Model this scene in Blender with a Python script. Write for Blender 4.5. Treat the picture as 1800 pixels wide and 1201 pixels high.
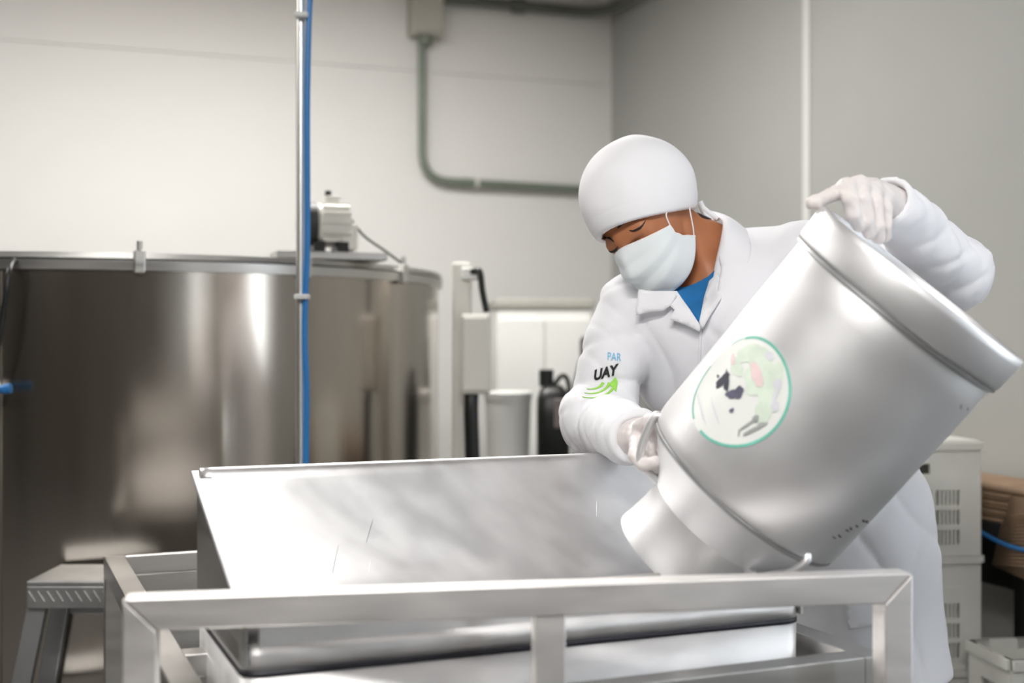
import bpy, bmesh, math, random
import numpy as np
from mathutils import Vector, Matrix, Quaternion
from mathutils.bvhtree import BVHTree
from mathutils.geometry import delaunay_2d_cdt

random.seed(7)
rng = np.random.default_rng(7)
scene = bpy.context.scene
for _o in list(bpy.data.objects):
    bpy.data.objects.remove(_o)
COL = scene.collection

# ------------------------------------------------------------------ camera
FPX, CX, CY, CAMZ = 2200.0, 900.0, 600.5, 1.15
cam_data = bpy.data.cameras.new('camera')
cam_data.sensor_width = 36.0
cam_data.lens = 36.0 * FPX / 1800.0
cam_data.clip_start = 0.05
cam_data.clip_end = 100
cam_data.dof.use_dof = True
cam_data.dof.focus_distance = 2.2
cam_data.dof.aperture_fstop = 2.1
cam = bpy.data.objects.new('camera', cam_data)
cam.location = (0, 0, CAMZ)
cam.rotation_euler = (math.pi / 2, 0, 0)
COL.objects.link(cam)
scene.camera = cam

# ------------------------------------------------------------------ world / exposure
scene.view_settings.view_transform = 'Standard'
scene.view_settings.look = 'None'
scene.view_settings.gamma = 1.0
scene.view_settings.use_curve_mapping = False
scene.view_settings.exposure = 0.26
world = bpy.data.worlds.new('overcast_sky')
scene.world = world
world.use_nodes = True
world.node_tree.nodes['Background'].inputs['Color'].default_value = (0.86, 0.93, 1.0, 1)
world.node_tree.nodes['Background'].inputs['Strength'].default_value = 6.0

# room axes: corner K, u runs left along the back wall, w runs towards the viewer along the right wall
YAW = math.radians(20)
K = Vector((0.493, 6.2, 0))
U = Vector((-math.cos(YAW), -math.sin(YAW), 0))
W = Vector((math.sin(YAW), -math.cos(YAW), 0))
CEIL = 2.86
ROOM_U, ROOM_W = 7.5, 9.0
WIN_W = ((4.6, 5.1), (6.3, 6.7), (8.0, 8.7))      # windows in the right wall, beside and behind the viewer
WIN_Z0, WIN_Z1 = 0.45, 2.35


def area_light(name, loc, direction, sx, sy, energy, color=(1, 1, 1)):
    d = bpy.data.lights.new(name, 'AREA')
    d.shape = 'RECTANGLE'
    d.size, d.size_y = sx, sy
    d.energy = energy
    d.color = color
    o = bpy.data.objects.new(name, d)
    o.location = loc
    o.rotation_euler = Vector(direction).to_track_quat('-Z', 'Y').to_euler()
    COL.objects.link(o)
    return o


# ------------------------------------------------------------------ helpers
def at(px, py, D):
    """world point that the photograph shows at pixel (px, py) at distance D in front of the viewer"""
    return Vector(((px - CX) / FPX * D, D, CAMZ - (py - CY) / FPX * D))


def room(u, w, z):
    return K + U * u + W * w + Vector((0, 0, z))


def new_mat(name, color, rough=0.5, metal=0.0, var=0.0, vscale=6.0, bump=0.0, bscale=60.0, stretch=(1, 1, 1),
            sheen=0.0, sss=0.0, rvar=0.0, spec=0.5, color2=None, aniso=0.0):
    m = bpy.data.materials.new(name)
    m.use_nodes = True
    nt = m.node_tree
    b = nt.nodes['Principled BSDF']
    b.inputs['Base Color'].default_value = (*color, 1)
    b.inputs['Roughness'].default_value = rough
    b.inputs['Metallic'].default_value = metal
    b.inputs['Specular IOR Level'].default_value = spec
    if aniso:
        b.inputs['Anisotropic'].default_value = aniso
    if sheen:
        b.inputs['Sheen Weight'].default_value = sheen
    if sss:
        b.inputs['Subsurface Weight'].default_value = sss
        b.inputs['Subsurface Radius'].default_value = (0.02, 0.01, 0.008)
        b.inputs['Subsurface Scale'].default_value = 0.5
    tc = nt.nodes.new('ShaderNodeTexCoord')
    mp = nt.nodes.new('ShaderNodeMapping')
    mp.inputs['Scale'].default_value = stretch
    nt.links.new(tc.outputs['Object'], mp.inputs['Vector'])
    if var or color2:
        n = nt.nodes.new('ShaderNodeTexNoise')
        n.inputs['Scale'].default_value = vscale
        n.inputs['Detail'].default_value = 5
        nt.links.new(mp.outputs['Vector'], n.inputs['Vector'])
        r = nt.nodes.new('ShaderNodeValToRGB')
        c2 = color2 if color2 else tuple(max(0, c * (1 - var)) for c in color)
        c1 = color if color2 else tuple(min(1, c * (1 + var * 0.5)) for c in color)
        r.color_ramp.elements[0].position = 0.32
        r.color_ramp.elements[1].position = 0.68
        r.color_ramp.elements[0].color = (*c2, 1)
        r.color_ramp.elements[1].color = (*c1, 1)
        nt.links.new(n.outputs['Fac'], r.inputs['Fac'])
        nt.links.new(r.outputs['Color'], b.inputs['Base Color'])
        if rvar:
            mr = nt.nodes.new('ShaderNodeMapRange')
            mr.inputs['From Min'].default_value = 0.3
            mr.inputs['From Max'].default_value = 0.7
            mr.inputs['To Min'].default_value = max(0.02, rough - rvar)
            mr.inputs['To Max'].default_value = rough + rvar
            nt.links.new(n.outputs['Fac'], mr.inputs['Value'])
            nt.links.new(mr.outputs['Result'], b.inputs['Roughness'])
    if bump:
        n2 = nt.nodes.new('ShaderNodeTexNoise')
        n2.inputs['Scale'].default_value = bscale
        n2.inputs['Detail'].default_value = 3
        nt.links.new(mp.outputs['Vector'], n2.inputs['Vector'])
        bp = nt.nodes.new('ShaderNodeBump')
        bp.inputs['Strength'].default_value = bump
        bp.inputs['Distance'].default_value = 0.002
        nt.links.new(n2.outputs['Fac'], bp.inputs['Height'])
        nt.links.new(bp.outputs['Normal'], b.inputs['Normal'])
    return m


def emis_mat(name, color, strength):
    m = bpy.data.materials.new(name)
    m.use_nodes = True
    b = m.node_tree.nodes['Principled BSDF']
    b.inputs['Base Color'].default_value = (*color, 1)
    b.inputs['Emission Color'].default_value = (*color, 1)
    b.inputs['Emission Strength'].default_value = strength
    return m


M = {}
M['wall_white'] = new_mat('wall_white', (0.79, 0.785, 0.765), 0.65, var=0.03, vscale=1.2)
M['wall_shade_grey'] = new_mat('wall_shade_grey', (0.405, 0.41, 0.39), 0.65, var=0.05, vscale=1.0)  # darker than the back wall: shade of grazing light put into the colour
M['wall_unlit'] = new_mat('wall_unlit', (0.10, 0.09, 0.075), 0.7, var=0.2, vscale=2)  # colour imitates an unlit hall, so the vat mirrors darkness
M['ceiling'] = new_mat('ceiling', (0.74, 0.69, 0.67), 0.8, var=0.05)
M['concrete'] = new_mat('concrete', (0.10, 0.095, 0.09), 0.55, var=0.35, vscale=5, bump=0.2, bscale=30)
M['strip'] = new_mat('strip', (0.72, 0.72, 0.70), 0.35)
M['steel'] = new_mat('steel', (0.60, 0.59, 0.57), 0.33, 1.0, var=0.10, vscale=3, bump=0.05, bscale=40, stretch=(1, 1, 12), rvar=0.05)
M['trough_steel'] = new_mat('trough_steel', (0.74, 0.735, 0.735), 0.40, 1.0, var=0.07, vscale=7, bump=0.03, bscale=60, stretch=(1.2, 6, 2.2), rvar=0.05)
M['steel_rail'] = new_mat('steel_rail', (0.90, 0.87, 0.85), 0.48, 1.0, var=0.08, vscale=4, bump=0.04, bscale=60, stretch=(1, 8, 8), rvar=0.05)
M['tank_steel'] = new_mat('tank_steel', (0.52, 0.475, 0.425), 0.19, 1.0, var=0.22, vscale=2.2, bump=0.012, bscale=8, stretch=(2, 2, 0.12), rvar=0.05)
M['alu'] = new_mat('alu', (0.84, 0.84, 0.85), 0.52, 1.0, var=0.04, vscale=8, bump=0.03, bscale=140, rvar=0.04)
M['alu_dull'] = new_mat('alu_dull', (0.50, 0.51, 0.52), 0.48, 1.0, var=0.08, vscale=8, bump=0.06, bscale=90)
M['dent'] = new_mat('dent', (0.16, 0.155, 0.15), 0.55, 1.0, var=0.3, vscale=60)
M['tread'] = new_mat('tread', (0.55, 0.56, 0.56), 0.45, 1.0, var=0.15, vscale=12, bump=0.2, bscale=50)
M['skirt_steel'] = new_mat('skirt_steel', (0.84, 0.83, 0.83), 0.50, 1.0, var=0.06, vscale=6, bump=0.03, bscale=60, stretch=(1, 6, 6), rvar=0.05)
M['gasket'] = new_mat('gasket', (0.012, 0.012, 0.02), 0.5)
M['conduit'] = new_mat('conduit', (0.20, 0.235, 0.19), 0.45, 0.2, var=0.1)
M['conduit_dark'] = new_mat('conduit_dark', (0.12, 0.13, 0.11), 0.45, 0.2, var=0.1)
M['box_grey'] = new_mat('box_grey', (0.44, 0.43, 0.38), 0.45, var=0.05)
M['cream'] = new_mat('cream', (0.76, 0.74, 0.68), 0.4, var=0.04)
M['white_plastic'] = new_mat('white_plastic', (0.84, 0.84, 0.81), 0.38, var=0.03, spec=0.4)
M['crate'] = new_mat('crate', (0.80, 0.80, 0.75), 0.4, var=0.05, vscale=10)
M['black'] = new_mat('black', (0.008, 0.009, 0.008), 0.38, var=0.2)
M['dark_grey'] = new_mat('dark_grey', (0.03, 0.03, 0.03), 0.5, var=0.2)
M['blue_hose'] = new_mat('blue_hose', (0.03, 0.20, 0.52), 0.3)
M['pipe_steel'] = new_mat('pipe_steel', (0.88, 0.88, 0.84), 0.38, 1.0, var=0.05)
M['card'] = new_mat('card', (0.36, 0.24, 0.155), 0.85, var=0.2, vscale=8, bump=0.1)
M['card_edge'] = new_mat('card_edge', (0.50, 0.34, 0.22), 0.85, var=0.2, vscale=20)
M['skin'] = new_mat('skin', (0.47, 0.185, 0.085), 0.48, var=0.12, vscale=18, bump=0.08, bscale=180, sss=0.12, spec=0.4)
M['hair'] = new_mat('hair', (0.012, 0.009, 0.008), 0.5, var=0.3, vscale=80, bump=0.3, bscale=300)
M['coat'] = new_mat('coat', (0.85, 0.85, 0.885), 0.85, var=0.02, vscale=3, bump=0.12, bscale=500, sheen=0.15)
M['cap'] = new_mat('cap', (0.88, 0.88, 0.905), 0.85, var=0.01, vscale=3, bump=0.10, bscale=500, sheen=0.1)
M['mask'] = new_mat('mask', (0.79, 0.845, 0.865), 0.75, var=0.015, vscale=6, bump=0.06, bscale=400)
M['loop'] = new_mat('loop', (0.88, 0.84, 0.84), 0.7)
M['shirt'] = new_mat('shirt', (0.012, 0.165, 0.43), 0.8, var=0.15, vscale=25, bump=0.15, bscale=400)
M['glove'] = new_mat('glove', (0.78, 0.725, 0.71), 0.5, var=0.04, vscale=30, bump=0.08, bscale=200, sss=0.08)
M['trousers'] = new_mat('trousers', (0.80, 0.80, 0.83), 0.85)
M['boot'] = new_mat('boot', (0.75, 0.75, 0.74), 0.4)
M['print_blue'] = new_mat('print_blue', (0.17, 0.52, 0.80), 0.7)
M['print_black'] = new_mat('print_black', (0.012, 0.015, 0.016), 0.6)
M['print_green'] = new_mat('print_green', (0.34, 0.72, 0.10), 0.7)
M['lab_white'] = new_mat('lab_white', (0.84, 0.86, 0.83), 0.4, var=0.03, vscale=12)
M['lab_ring'] = new_mat('lab_ring', (0.18, 0.58, 0.46), 0.45, var=0.25, vscale=14)
M['lab_green'] = new_mat('lab_green', (0.73, 0.83, 0.71), 0.5, var=0.12, vscale=30)
M['lab_pink'] = new_mat('lab_pink', (0.84, 0.66, 0.66), 0.5, var=0.1, vscale=30)
M['lab_dark'] = new_mat('lab_dark', (0.045, 0.045, 0.07), 0.5, var=0.3, vscale=40)
M['lab_slate'] = new_mat('lab_slate', (0.13, 0.13, 0.19), 0.5, var=0.3, vscale=40)
M['lab_lilac'] = new_mat('lab_lilac', (0.74, 0.74, 0.79), 0.5, var=0.1, vscale=30)
M['lab_grey'] = new_mat('lab_grey', (0.42, 0.44, 0.43), 0.5, var=0.2, vscale=40)
M['lamp_body'] = new_mat('lamp_body', (0.8, 0.8, 0.8), 0.4)
M['lamp_glow'] = emis_mat('lamp_glow', (1.0, 0.98, 0.96), 12.0)


def set_props(o, label=None, cat=None, group=None, kind=None):
    if label:
        o['label'] = label
    if cat:
        o['category'] = cat
    if group:
        o['group'] = group
    if kind:
        o['kind'] = kind
    return o


def thing(name, label, cat, loc, group=None, kind=None):
    o = bpy.data.objects.new(name, None)
    o.location = loc
    o.empty_display_size = 0.1
    COL.objects.link(o)
    return set_props(o, label, cat, group, kind)


def link(o, parent):
    """parent o while its vertices stay given in world space (parents are only translated, parts sit at the origin)"""
    COL.objects.link(o)
    if parent is not None:
        o.parent = parent
        if parent.type == 'EMPTY':
            o.matrix_parent_inverse = Matrix.Translation(-parent.location)
    return o


def from_data(name, verts, faces, mat, parent=None, smooth=False):
    me = bpy.data.meshes.new(name)
    me.from_pydata([tuple(v) for v in verts], [], faces)
    me.update()
    if smooth:
        me.polygons.foreach_set('use_smooth', [True] * len(me.polygons))
    me.materials.append(mat)
    return link(bpy.data.objects.new(name, me), parent)


def from_bm(name, bm, mat, parent=None, smooth=False, angle=None):
    bmesh.ops.recalc_face_normals(bm, faces=bm.faces[:])
    me = bpy.data.meshes.new(name)
    bm.to_mesh(me)
    bm.free()
    if smooth:
        me.polygons.foreach_set('use_smooth', [True] * len(me.polygons))
        if angle:
            me.set_sharp_from_angle(angle=math.radians(angle))
    me.materials.append(mat)
    return link(bpy.data.objects.new(name, me), parent)


def add_box(bm, c, size, ax=None, bevel=0.0, seg=2):
    """box centred at c, edges along the three axes ax"""
    c = Vector(c)
    if ax is None:
        ax = (Vector((1, 0, 0)), Vector((0, 1, 0)), Vector((0, 0, 1)))
    hs = [s / 2 for s in size]
    vs = []
    for sx in (-1, 1):
        for sy in (-1, 1):
            for sz in (-1, 1):
                vs.append(bm.verts.new(c + ax[0] * (sx * hs[0]) + ax[1] * (sy * hs[1]) + ax[2] * (sz * hs[2])))
    fs = [(0, 1, 3, 2), (4, 6, 7, 5), (0, 4, 5, 1), (2, 3, 7, 6), (0, 2, 6, 4), (1, 5, 7, 3)]
    faces = [bm.faces.new([vs[i] for i in f]) for f in fs]
    if bevel:
        es = list({e for f in faces for e in f.edges})
        bmesh.ops.bevel(bm, geom=es, offset=bevel, segments=seg, affect='EDGES', profile=0.5)


def box(name, c, size, mat, parent=None, ax=None, bevel=0.0, seg=2):
    bm = bmesh.new()
    add_box(bm, c, size, ax, bevel, seg)
    return from_bm(name, bm, mat, parent)


def hexa(name, pts, mat, parent=None, bevel=0.0):
    """solid from 8 points: bottom loop of four, top loop of four"""
    bm = bmesh.new()
    vs = [bm.verts.new(p) for p in pts]
    for f in [(3, 2, 1, 0), (4, 5, 6, 7), (0, 1, 5, 4), (1, 2, 6, 5), (2, 3, 7, 6), (3, 0, 4, 7)]:
        bm.faces.new([vs[i] for i in f])
    if bevel:
        bmesh.ops.bevel(bm, geom=bm.edges[:], offset=bevel, segments=2, affect='EDGES', profile=0.5)
    return from_bm(name, bm, mat, parent)


def frame_of(d):
    d = Vector(d).normalized()
    a = Vector((0, 0, 1)) if abs(d.z) < 0.9 else Vector((1, 0, 0))
    x = d.cross(a).normalized()
    return x, d.cross(x).normalized(), d


def add_tube(bm, pts, r, seg=12, cap=True):
    pts = [Vector(p) for p in pts]
    n = len(pts)
    rs = r if isinstance(r, (list, tuple)) else [r] * n
    tans = []
    for i in range(n):
        a = pts[max(0, i - 1)]
        b = pts[min(n - 1, i + 1)]
        tans.append((b - a).normalized())
    x, y, _ = frame_of(tans[0])
    rings = []
    for i in range(n):
        if i:
            q = tans[i - 1].rotation_difference(tans[i])
            x = q @ x
            y = q @ y
        rings.append([bm.verts.new(pts[i] + (x * math.cos(2 * math.pi * k / seg) + y * math.sin(2 * math.pi * k / seg)) * rs[i])
                      for k in range(seg)])
    for i in range(n - 1):
        for k in range(seg):
            bm.faces.new((rings[i][k], rings[i][(k + 1) % seg], rings[i + 1][(k + 1) % seg], rings[i + 1][k]))
    if cap:
        bm.faces.new(rings[0][::-1])
        bm.faces.new(rings[-1])


def tube(name, pts, r, mat, parent=None, seg=12):
    bm = bmesh.new()
    add_tube(bm, pts, r, seg)
    return from_bm(name, bm, mat, parent, smooth=True, angle=50)


def smooth_path(pts, n=8):
    """Catmull-Rom through pts"""
    pts = [Vector(p) for p in pts]
    out = []
    for i in range(len(pts) - 1):
        p0 = pts[max(0, i - 1)]
        p1, p2 = pts[i], pts[i + 1]
        p3 = pts[min(len(pts) - 1, i + 2)]
        for k in range(n):
            t = k / n
            out.append(0.5 * ((2 * p1) + (p2 - p0) * t + (2 * p0 - 5 * p1 + 4 * p2 - p3) * t * t + (-p0 + 3 * p1 - 3 * p2 + p3) * t ** 3))
    out.append(pts[-1])
    return out


def fillet(a, b, c, r, n=8):
    """points of a rounded bend a-b-c"""
    a, b, c = Vector(a), Vector(b), Vector(c)
    d1 = (a - b).normalized()
    d2 = (c - b).normalized()
    p1 = b + d1 * r
    p2 = b + d2 * r
    return [p1 * (1 - t) ** 2 + b * 2 * t * (1 - t) + p2 * t * t for t in [i / n for i in range(n + 1)]]


def lathe(name, origin, axis, prof, mat, parent=None, seg=64, angle=40, close=False, xref=None):
    """surface of revolution; prof is a list of (t along the axis, radius)"""
    origin = Vector(origin)
    x, y, d = frame_of(axis)
    bm = bmesh.new()
    rings = []
    for t, r in prof:
        if r < 1e-6:
            rings.append([bm.verts.new(origin + d * t)])
        else:
            rings.append([bm.verts.new(origin + d * t + (x * math.cos(2 * math.pi * k / seg) + y * math.sin(2 * math.pi * k / seg)) * r)
                          for k in range(seg)])
    for a, b in zip(rings[:-1], rings[1:]):
        for k in range(seg):
            k2 = (k + 1) % seg
            if len(a) == 1 and len(b) > 1:
                bm.faces.new((a[0], b[k2], b[k]))
            elif len(b) == 1 and len(a) > 1:
                bm.faces.new((a[k], a[k2], b[0]))
            elif len(a) > 1:
                bm.faces.new((a[k], a[k2], b[k2], b[k]))
    if close:
        for k in range(seg):
            k2 = (k + 1) % seg
            bm.faces.new((rings[-1][k], rings[-1][k2], rings[0][k2], rings[0][k]))
    return from_bm(name, bm, mat, parent, smooth=True, angle=angle)


def grid_patch(name, rows, mat, parent=None, thick=0.002, sub=1, off=0.0):
    """sheet through rows of points, given thickness and smoothing"""
    nr, nc = len(rows), len(rows[0])
    verts = [p for r in rows for p in r]
    faces = [(i * nc + j, i * nc + j + 1, (i + 1) * nc + j + 1, (i + 1) * nc + j) for i in range(nr - 1) for j in range(nc - 1)]
    o = from_data(name, verts, faces, mat, parent, smooth=True)
    if sub:
        m = o.modifiers.new('sub', 'SUBSURF')
        m.levels = m.render_levels = sub
    if thick:
        s = o.modifiers.new('thick', 'SOLIDIFY')
        s.thickness = thick
        s.offset = off
    return o


# ------------------------------------------------------------------ signed distance modelling (organic forms)
def arr(v):
    return np.array(v, dtype=np.float32)


def sd_cap(P, a, b, ra, rb):
    a, b = arr(a), arr(b)
    ba = b - a
    h = np.clip(((P - a) @ ba) / max(1e-9, float(ba @ ba)), 0, 1)
    q = P - a - h[:, None] * ba
    return np.sqrt((q * q).sum(1)) - (ra + (rb - ra) * h)


def sd_ell(P, c, r, R=None):
    q = P - arr(c)
    if R is not None:
        q = q @ arr(R).T
    r = arr(r)
    k0 = np.sqrt(((q / r) ** 2).sum(1))
    k1 = np.sqrt(((q / (r * r)) ** 2).sum(1)) + 1e-9
    return k0 * (k0 - 1) / k1


def smin(a, b, k):
    h = np.maximum(k - np.abs(a - b), 0) / k
    return np.minimum(a, b) - h * h * k * 0.25


def smax(a, b, k):
    return -smin(-a, -b, k)


def surface_nets(fn, xs, ys, zs):
    xs, ys, zs = arr(xs), arr(ys), arr(zs)
    nx, ny, nz = len(xs), len(ys), len(zs)
    X, Y, Z = np.meshgrid(xs, ys, zs, indexing='ij')
    P = np.stack([X.ravel(), Y.ravel(), Z.ravel()], 1)
    F = np.empty(len(P), dtype=np.float32)
    step = 400000
    for i in range(0, len(P), step):
        F[i:i + step] = fn(P[i:i + step])
    F = F.reshape(nx, ny, nz)
    S = F < 0
    c = S[:-1, :-1, :-1].astype(np.int8)
    tot = np.zeros_like(c)
    for dx in (0, 1):
        for dy in (0, 1):
            for dz in (0, 1):
                tot += S[dx:nx - 1 + dx, dy:ny - 1 + dy, dz:nz - 1 + dz]
    I, J, L = np.nonzero((tot > 0) & (tot < 8))
    idx = -np.ones((nx - 1, ny - 1, nz - 1), dtype=np.int64)
    idx[I, J, L] = np.arange(len(I))
    acc = np.zeros((len(I), 3))
    cnt = np.zeros(len(I))
    corners = [(a, b, d) for a in (0, 1) for b in (0, 1) for d in (0, 1)]
    for p in corners:
        for ax in range(3):
            if p[ax] == 0:
                q = list(p)
                q[ax] = 1
                f0 = F[I + p[0], J + p[1], L + p[2]]
                f1 = F[I + q[0], J + q[1], L + q[2]]
                m = (f0 < 0) != (f1 < 0)
                t = np.where(m, f0 / np.where(m, f0 - f1, 1), 0)
                p0 = np.stack([xs[I + p[0]], ys[J + p[1]], zs[L + p[2]]], 1)
                p1 = np.stack([xs[I + q[0]], ys[J + q[1]], zs[L + q[2]]], 1)
                acc += np.where(m[:, None], p0 + (p1 - p0) * t[:, None], 0)
                cnt += m
    V = acc / cnt[:, None]
    faces = []
    for ax in range(3):
        a1, a2 = (ax + 1) % 3, (ax + 2) % 3
        sl0 = [slice(None)] * 3
        sl1 = [slice(None)] * 3
        sl0[ax] = slice(0, -1)
        sl1[ax] = slice(1, None)
        ch = S[tuple(sl0)] != S[tuple(sl1)]
        E = np.array(np.nonzero(ch)).T
        ok = (E[:, a1] > 0) & (E[:, a2] > 0) & (E[:, a1] < [nx, ny, nz][a1] - 1) & (E[:, a2] < [nx, ny, nz][a2] - 1)
        E = E[ok]
        ins = S[E[:, 0], E[:, 1], E[:, 2]]

        def cell(d1, d2):
            e = E.copy()
            e[:, a1] += d1
            e[:, a2] += d2
            return idx[e[:, 0], e[:, 1], e[:, 2]]
        q = np.stack([cell(-1, -1), cell(0, -1), cell(0, 0), cell(-1, 0)], 1)
        q[~ins] = q[~ins][:, ::-1]
        faces.append(q)
    Fc = np.concatenate(faces)
    return V, Fc[(Fc >= 0).all(1)]


def relax(V, Fc, n=2, lam=0.5):
    for _ in range(n):
        acc = np.zeros_like(V)
        cnt = np.zeros(len(V))
        for a, b in ((0, 1), (1, 2), (2, 3), (3, 0)):
            np.add.at(acc, Fc[:, a], V[Fc[:, b]])
            np.add.at(acc, Fc[:, b], V[Fc[:, a]])
            np.add.at(cnt, Fc[:, a], 1)
            np.add.at(cnt, Fc[:, b], 1)
        V = V + lam * (acc / np.maximum(cnt, 1)[:, None] - V)
    return V


def sdf_obj(name, fn, xs, ys, zs, mat, parent, n_relax=2, keep=None):
    V, Fc = surface_nets(fn, xs, ys, zs)
    V = relax(V, Fc, n_relax)
    me = bpy.data.meshes.new(name)
    me.vertices.add(len(V))
    me.vertices.foreach_set('co', V.astype(np.float32).ravel())
    me.loops.add(len(Fc) * 4)
    me.loops.foreach_set('vertex_index', Fc.astype(np.int32).ravel())
    me.polygons.add(len(Fc))
    me.polygons.foreach_set('loop_start', np.arange(0, len(Fc) * 4, 4, dtype=np.int32))
    me.update(calc_edges=True)
    me.validate()
    me.polygons.foreach_set('use_smooth', [True] * len(me.polygons))
    me.materials.append(mat)
    return link(bpy.data.objects.new(name, me), parent)


def axis_grid(*segs):
    """axis samples: segs are (start, end, step) pieces one after the other"""
    out = []
    for a, b, s in segs:
        out += list(np.arange(a, b - s * 0.5, s))
    out.append(segs[-1][1])
    return out


def bvh_of(objs):
    vs, fs = [], []
    for o in objs:
        base = len(vs)
        vs += [v.co.copy() for v in o.data.vertices]
        fs += [[base + i for i in p.vertices] for p in o.data.polygons]
    return BVHTree.FromPolygons(vs, fs)


EYE = Vector((0, 0, CAMZ))


def drape(name, poly, bvh, mat, parent, lift=0.003, thick=0.0015, step=7, default=2.3, cut=None, smoothn=2):
    """cloth or print cut to an outline and laid on the surface below it, lifted by lift"""
    poly = [Vector((p[0], p[1])) for p in poly]
    dense = []
    for a, b in zip(poly, poly[1:] + poly[:1]):
        n = max(1, int((b - a).length / step))
        dense += [a + (b - a) * (i / n) for i in range(n)]
    xs = [p.x for p in dense]
    ys = [p.y for p in dense]

    def inside(x, y):
        c = False
        j = len(dense) - 1
        for i in range(len(dense)):
            if (dense[i].y > y) != (dense[j].y > y) and x < (dense[j].x - dense[i].x) * (y - dense[i].y) / (dense[j].y - dense[i].y) + dense[i].x:
                c = not c
            j = i
        return c
    pts = list(dense)
    y = min(ys) + step / 2
    row = 0
    while y < max(ys):
        x = min(xs) + (step / 2 if row % 2 else 0)
        while x < max(xs):
            if inside(x, y) and min((Vector((x, y)) - d).length for d in dense) > step * 0.55:
                pts.append(Vector((x, y)))
            x += step
        y += step * 0.87
        row += 1
    nb = len(dense)
    vo, eo, fo, *_ = delaunay_2d_cdt([Vector(p) for p in pts], [], [list(range(nb))], 1, 1e-4)
    hits = []
    for p in vo:
        d = (at(p.x, p.y, 1.0) - EYE).normalized()
        loc, nrm, _, dist = bvh.ray_cast(EYE, d)
        hits.append((dist if loc is not None else None, d))
    dist = [h[0] for h in hits]
    known = [d for d in dist if d is not None]
    med = sorted(known)[len(known) // 2] if known else default
    nbrs = {i: set() for i in range(len(vo))}
    for f in fo:
        for i in range(len(f)):
            nbrs[f[i]].add(f[(i + 1) % len(f)])
            nbrs[f[(i + 1) % len(f)]].add(f[i])
    for _ in range(40):
        miss = [i for i, d in enumerate(dist) if d is None]
        if not miss:
            break
        for i in miss:
            k = [dist[j] for j in nbrs[i] if dist[j] is not None]
            if k:
                dist[i] = sum(k) / len(k)
    dist = [med if d is None else d for d in dist]
    for _ in range(smoothn):
        dist = [0.4 * dist[i] + 0.6 * sum(dist[j] for j in nbrs[i]) / max(1, len(nbrs[i])) if nbrs[i] else dist[i] for i in range(len(dist))]
    verts = []
    for i in range(len(vo)):
        lf = lift(vo[i].x, vo[i].y) if callable(lift) else lift
        verts.append(EYE + hits[i][1] * (dist[i] - lf))
    o = from_data(name, verts, fo, mat, parent, smooth=True)
    if thick:
        s = o.modifiers.new('thick', 'SOLIDIFY')
        s.thickness = thick
        s.offset = 0
    return o


# ================================================================== the room
Z3 = Vector((0, 0, 1))
RAX = (-U, W, Z3)


def rbox(name, u0, u1, w0, w1, z0, z1, mat, parent=None, bevel=0.0):
    return box(name, room((u0 + u1) / 2, (w0 + w1) / 2, (z0 + z1) / 2), (abs(u1 - u0), abs(w1 - w0), z1 - z0), mat, parent, RAX, bevel)


T = 0.12
set_props(rbox('floor', -T, ROOM_U + T, -T, ROOM_W + T, -0.1, 0, M['concrete']), 'dark worn concrete floor', kind='structure')
set_props(rbox('ceiling', -T, ROOM_U + T, -T, ROOM_W + T, CEIL, CEIL + 0.1, M['ceiling']), 'dull pinkish ceiling', kind='structure')
wb = set_props(rbox('wall_back', -T, ROOM_U + T, -T, -0.02, 0, CEIL, M['wall_white']), 'off-white panelled back wall', kind='structure')
SEAM_Z = 2.415
rbox('panel', 0.0, ROOM_U, -0.02, 0.0, 0.0, SEAM_Z, M['wall_white'], wb)
rbox('panel', 0.0, ROOM_U, -0.02, 0.0, SEAM_Z + 0.0025, CEIL, M['wall_white'], wb)
SW = 1.717
wr = set_props(rbox('wall_right', -T, -0.02, 0, WIN_W[0][0], 0, CEIL, M['wall_shade_grey']), 'panelled right wall with its shade put into the grey', kind='structure')
rbox('panel', -0.02, 0.0, 0.0, SW, 0, CEIL, M['wall_shade_grey'], wr)
rbox('panel', -0.02, 0.0, SW + 0.004, WIN_W[0][0], 0, CEIL, M['wall_shade_grey'], wr)
_e = [w for p in WIN_W for w in p] + [ROOM_W]
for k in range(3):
    rbox('wall_pier', -T, 0.0, _e[2 * k + 1], _e[2 * k + 2], 0, CEIL, M['wall_shade_grey'], wr)
    rbox('wall_sill', -T, 0.0, _e[2 * k], _e[2 * k + 1], 0, WIN_Z0, M['wall_shade_grey'], wr)
    rbox('wall_lintel', -T, 0.0, _e[2 * k], _e[2 * k + 1], WIN_Z1, CEIL, M['wall_shade_grey'], wr)
    wn = set_props(rbox('window_%d' % (k + 1), -0.09, 0.012, _e[2 * k] - 0.02, _e[2 * k + 1] + 0.02, WIN_Z0 - 0.03, WIN_Z0, M['strip']), 'narrow open window in the right wall', kind='structure')
    rbox('window_frame', -0.07, -0.04, _e[2 * k], _e[2 * k + 1], 1.38, 1.41, M['strip'], wn)
set_props(rbox('trim_1', 0.0, 0.006, SW - 0.02, SW + 0.025, 0, CEIL, M['strip'], None, 0.002), 'pale vertical joint strip on the right wall', kind='structure')
set_props(rbox('wall_left', ROOM_U, ROOM_U + T, 0, ROOM_W, 0, CEIL, M['wall_unlit']), 'left wall coloured dark to stand for an unlit side', kind='structure')
wf = set_props(rbox('wall_front', -T, ROOM_U + T, ROOM_W, ROOM_W + T, 0, CEIL, M['wall_unlit']), 'wall behind the viewer coloured dark like an unlit hall', kind='structure')
baseb = set_props(rbox('baseboard_back', 0.0, ROOM_U, 0.0, 0.015, 0, 0.12, M['strip']), 'pale skirting along the back wall', kind='structure')

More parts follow.
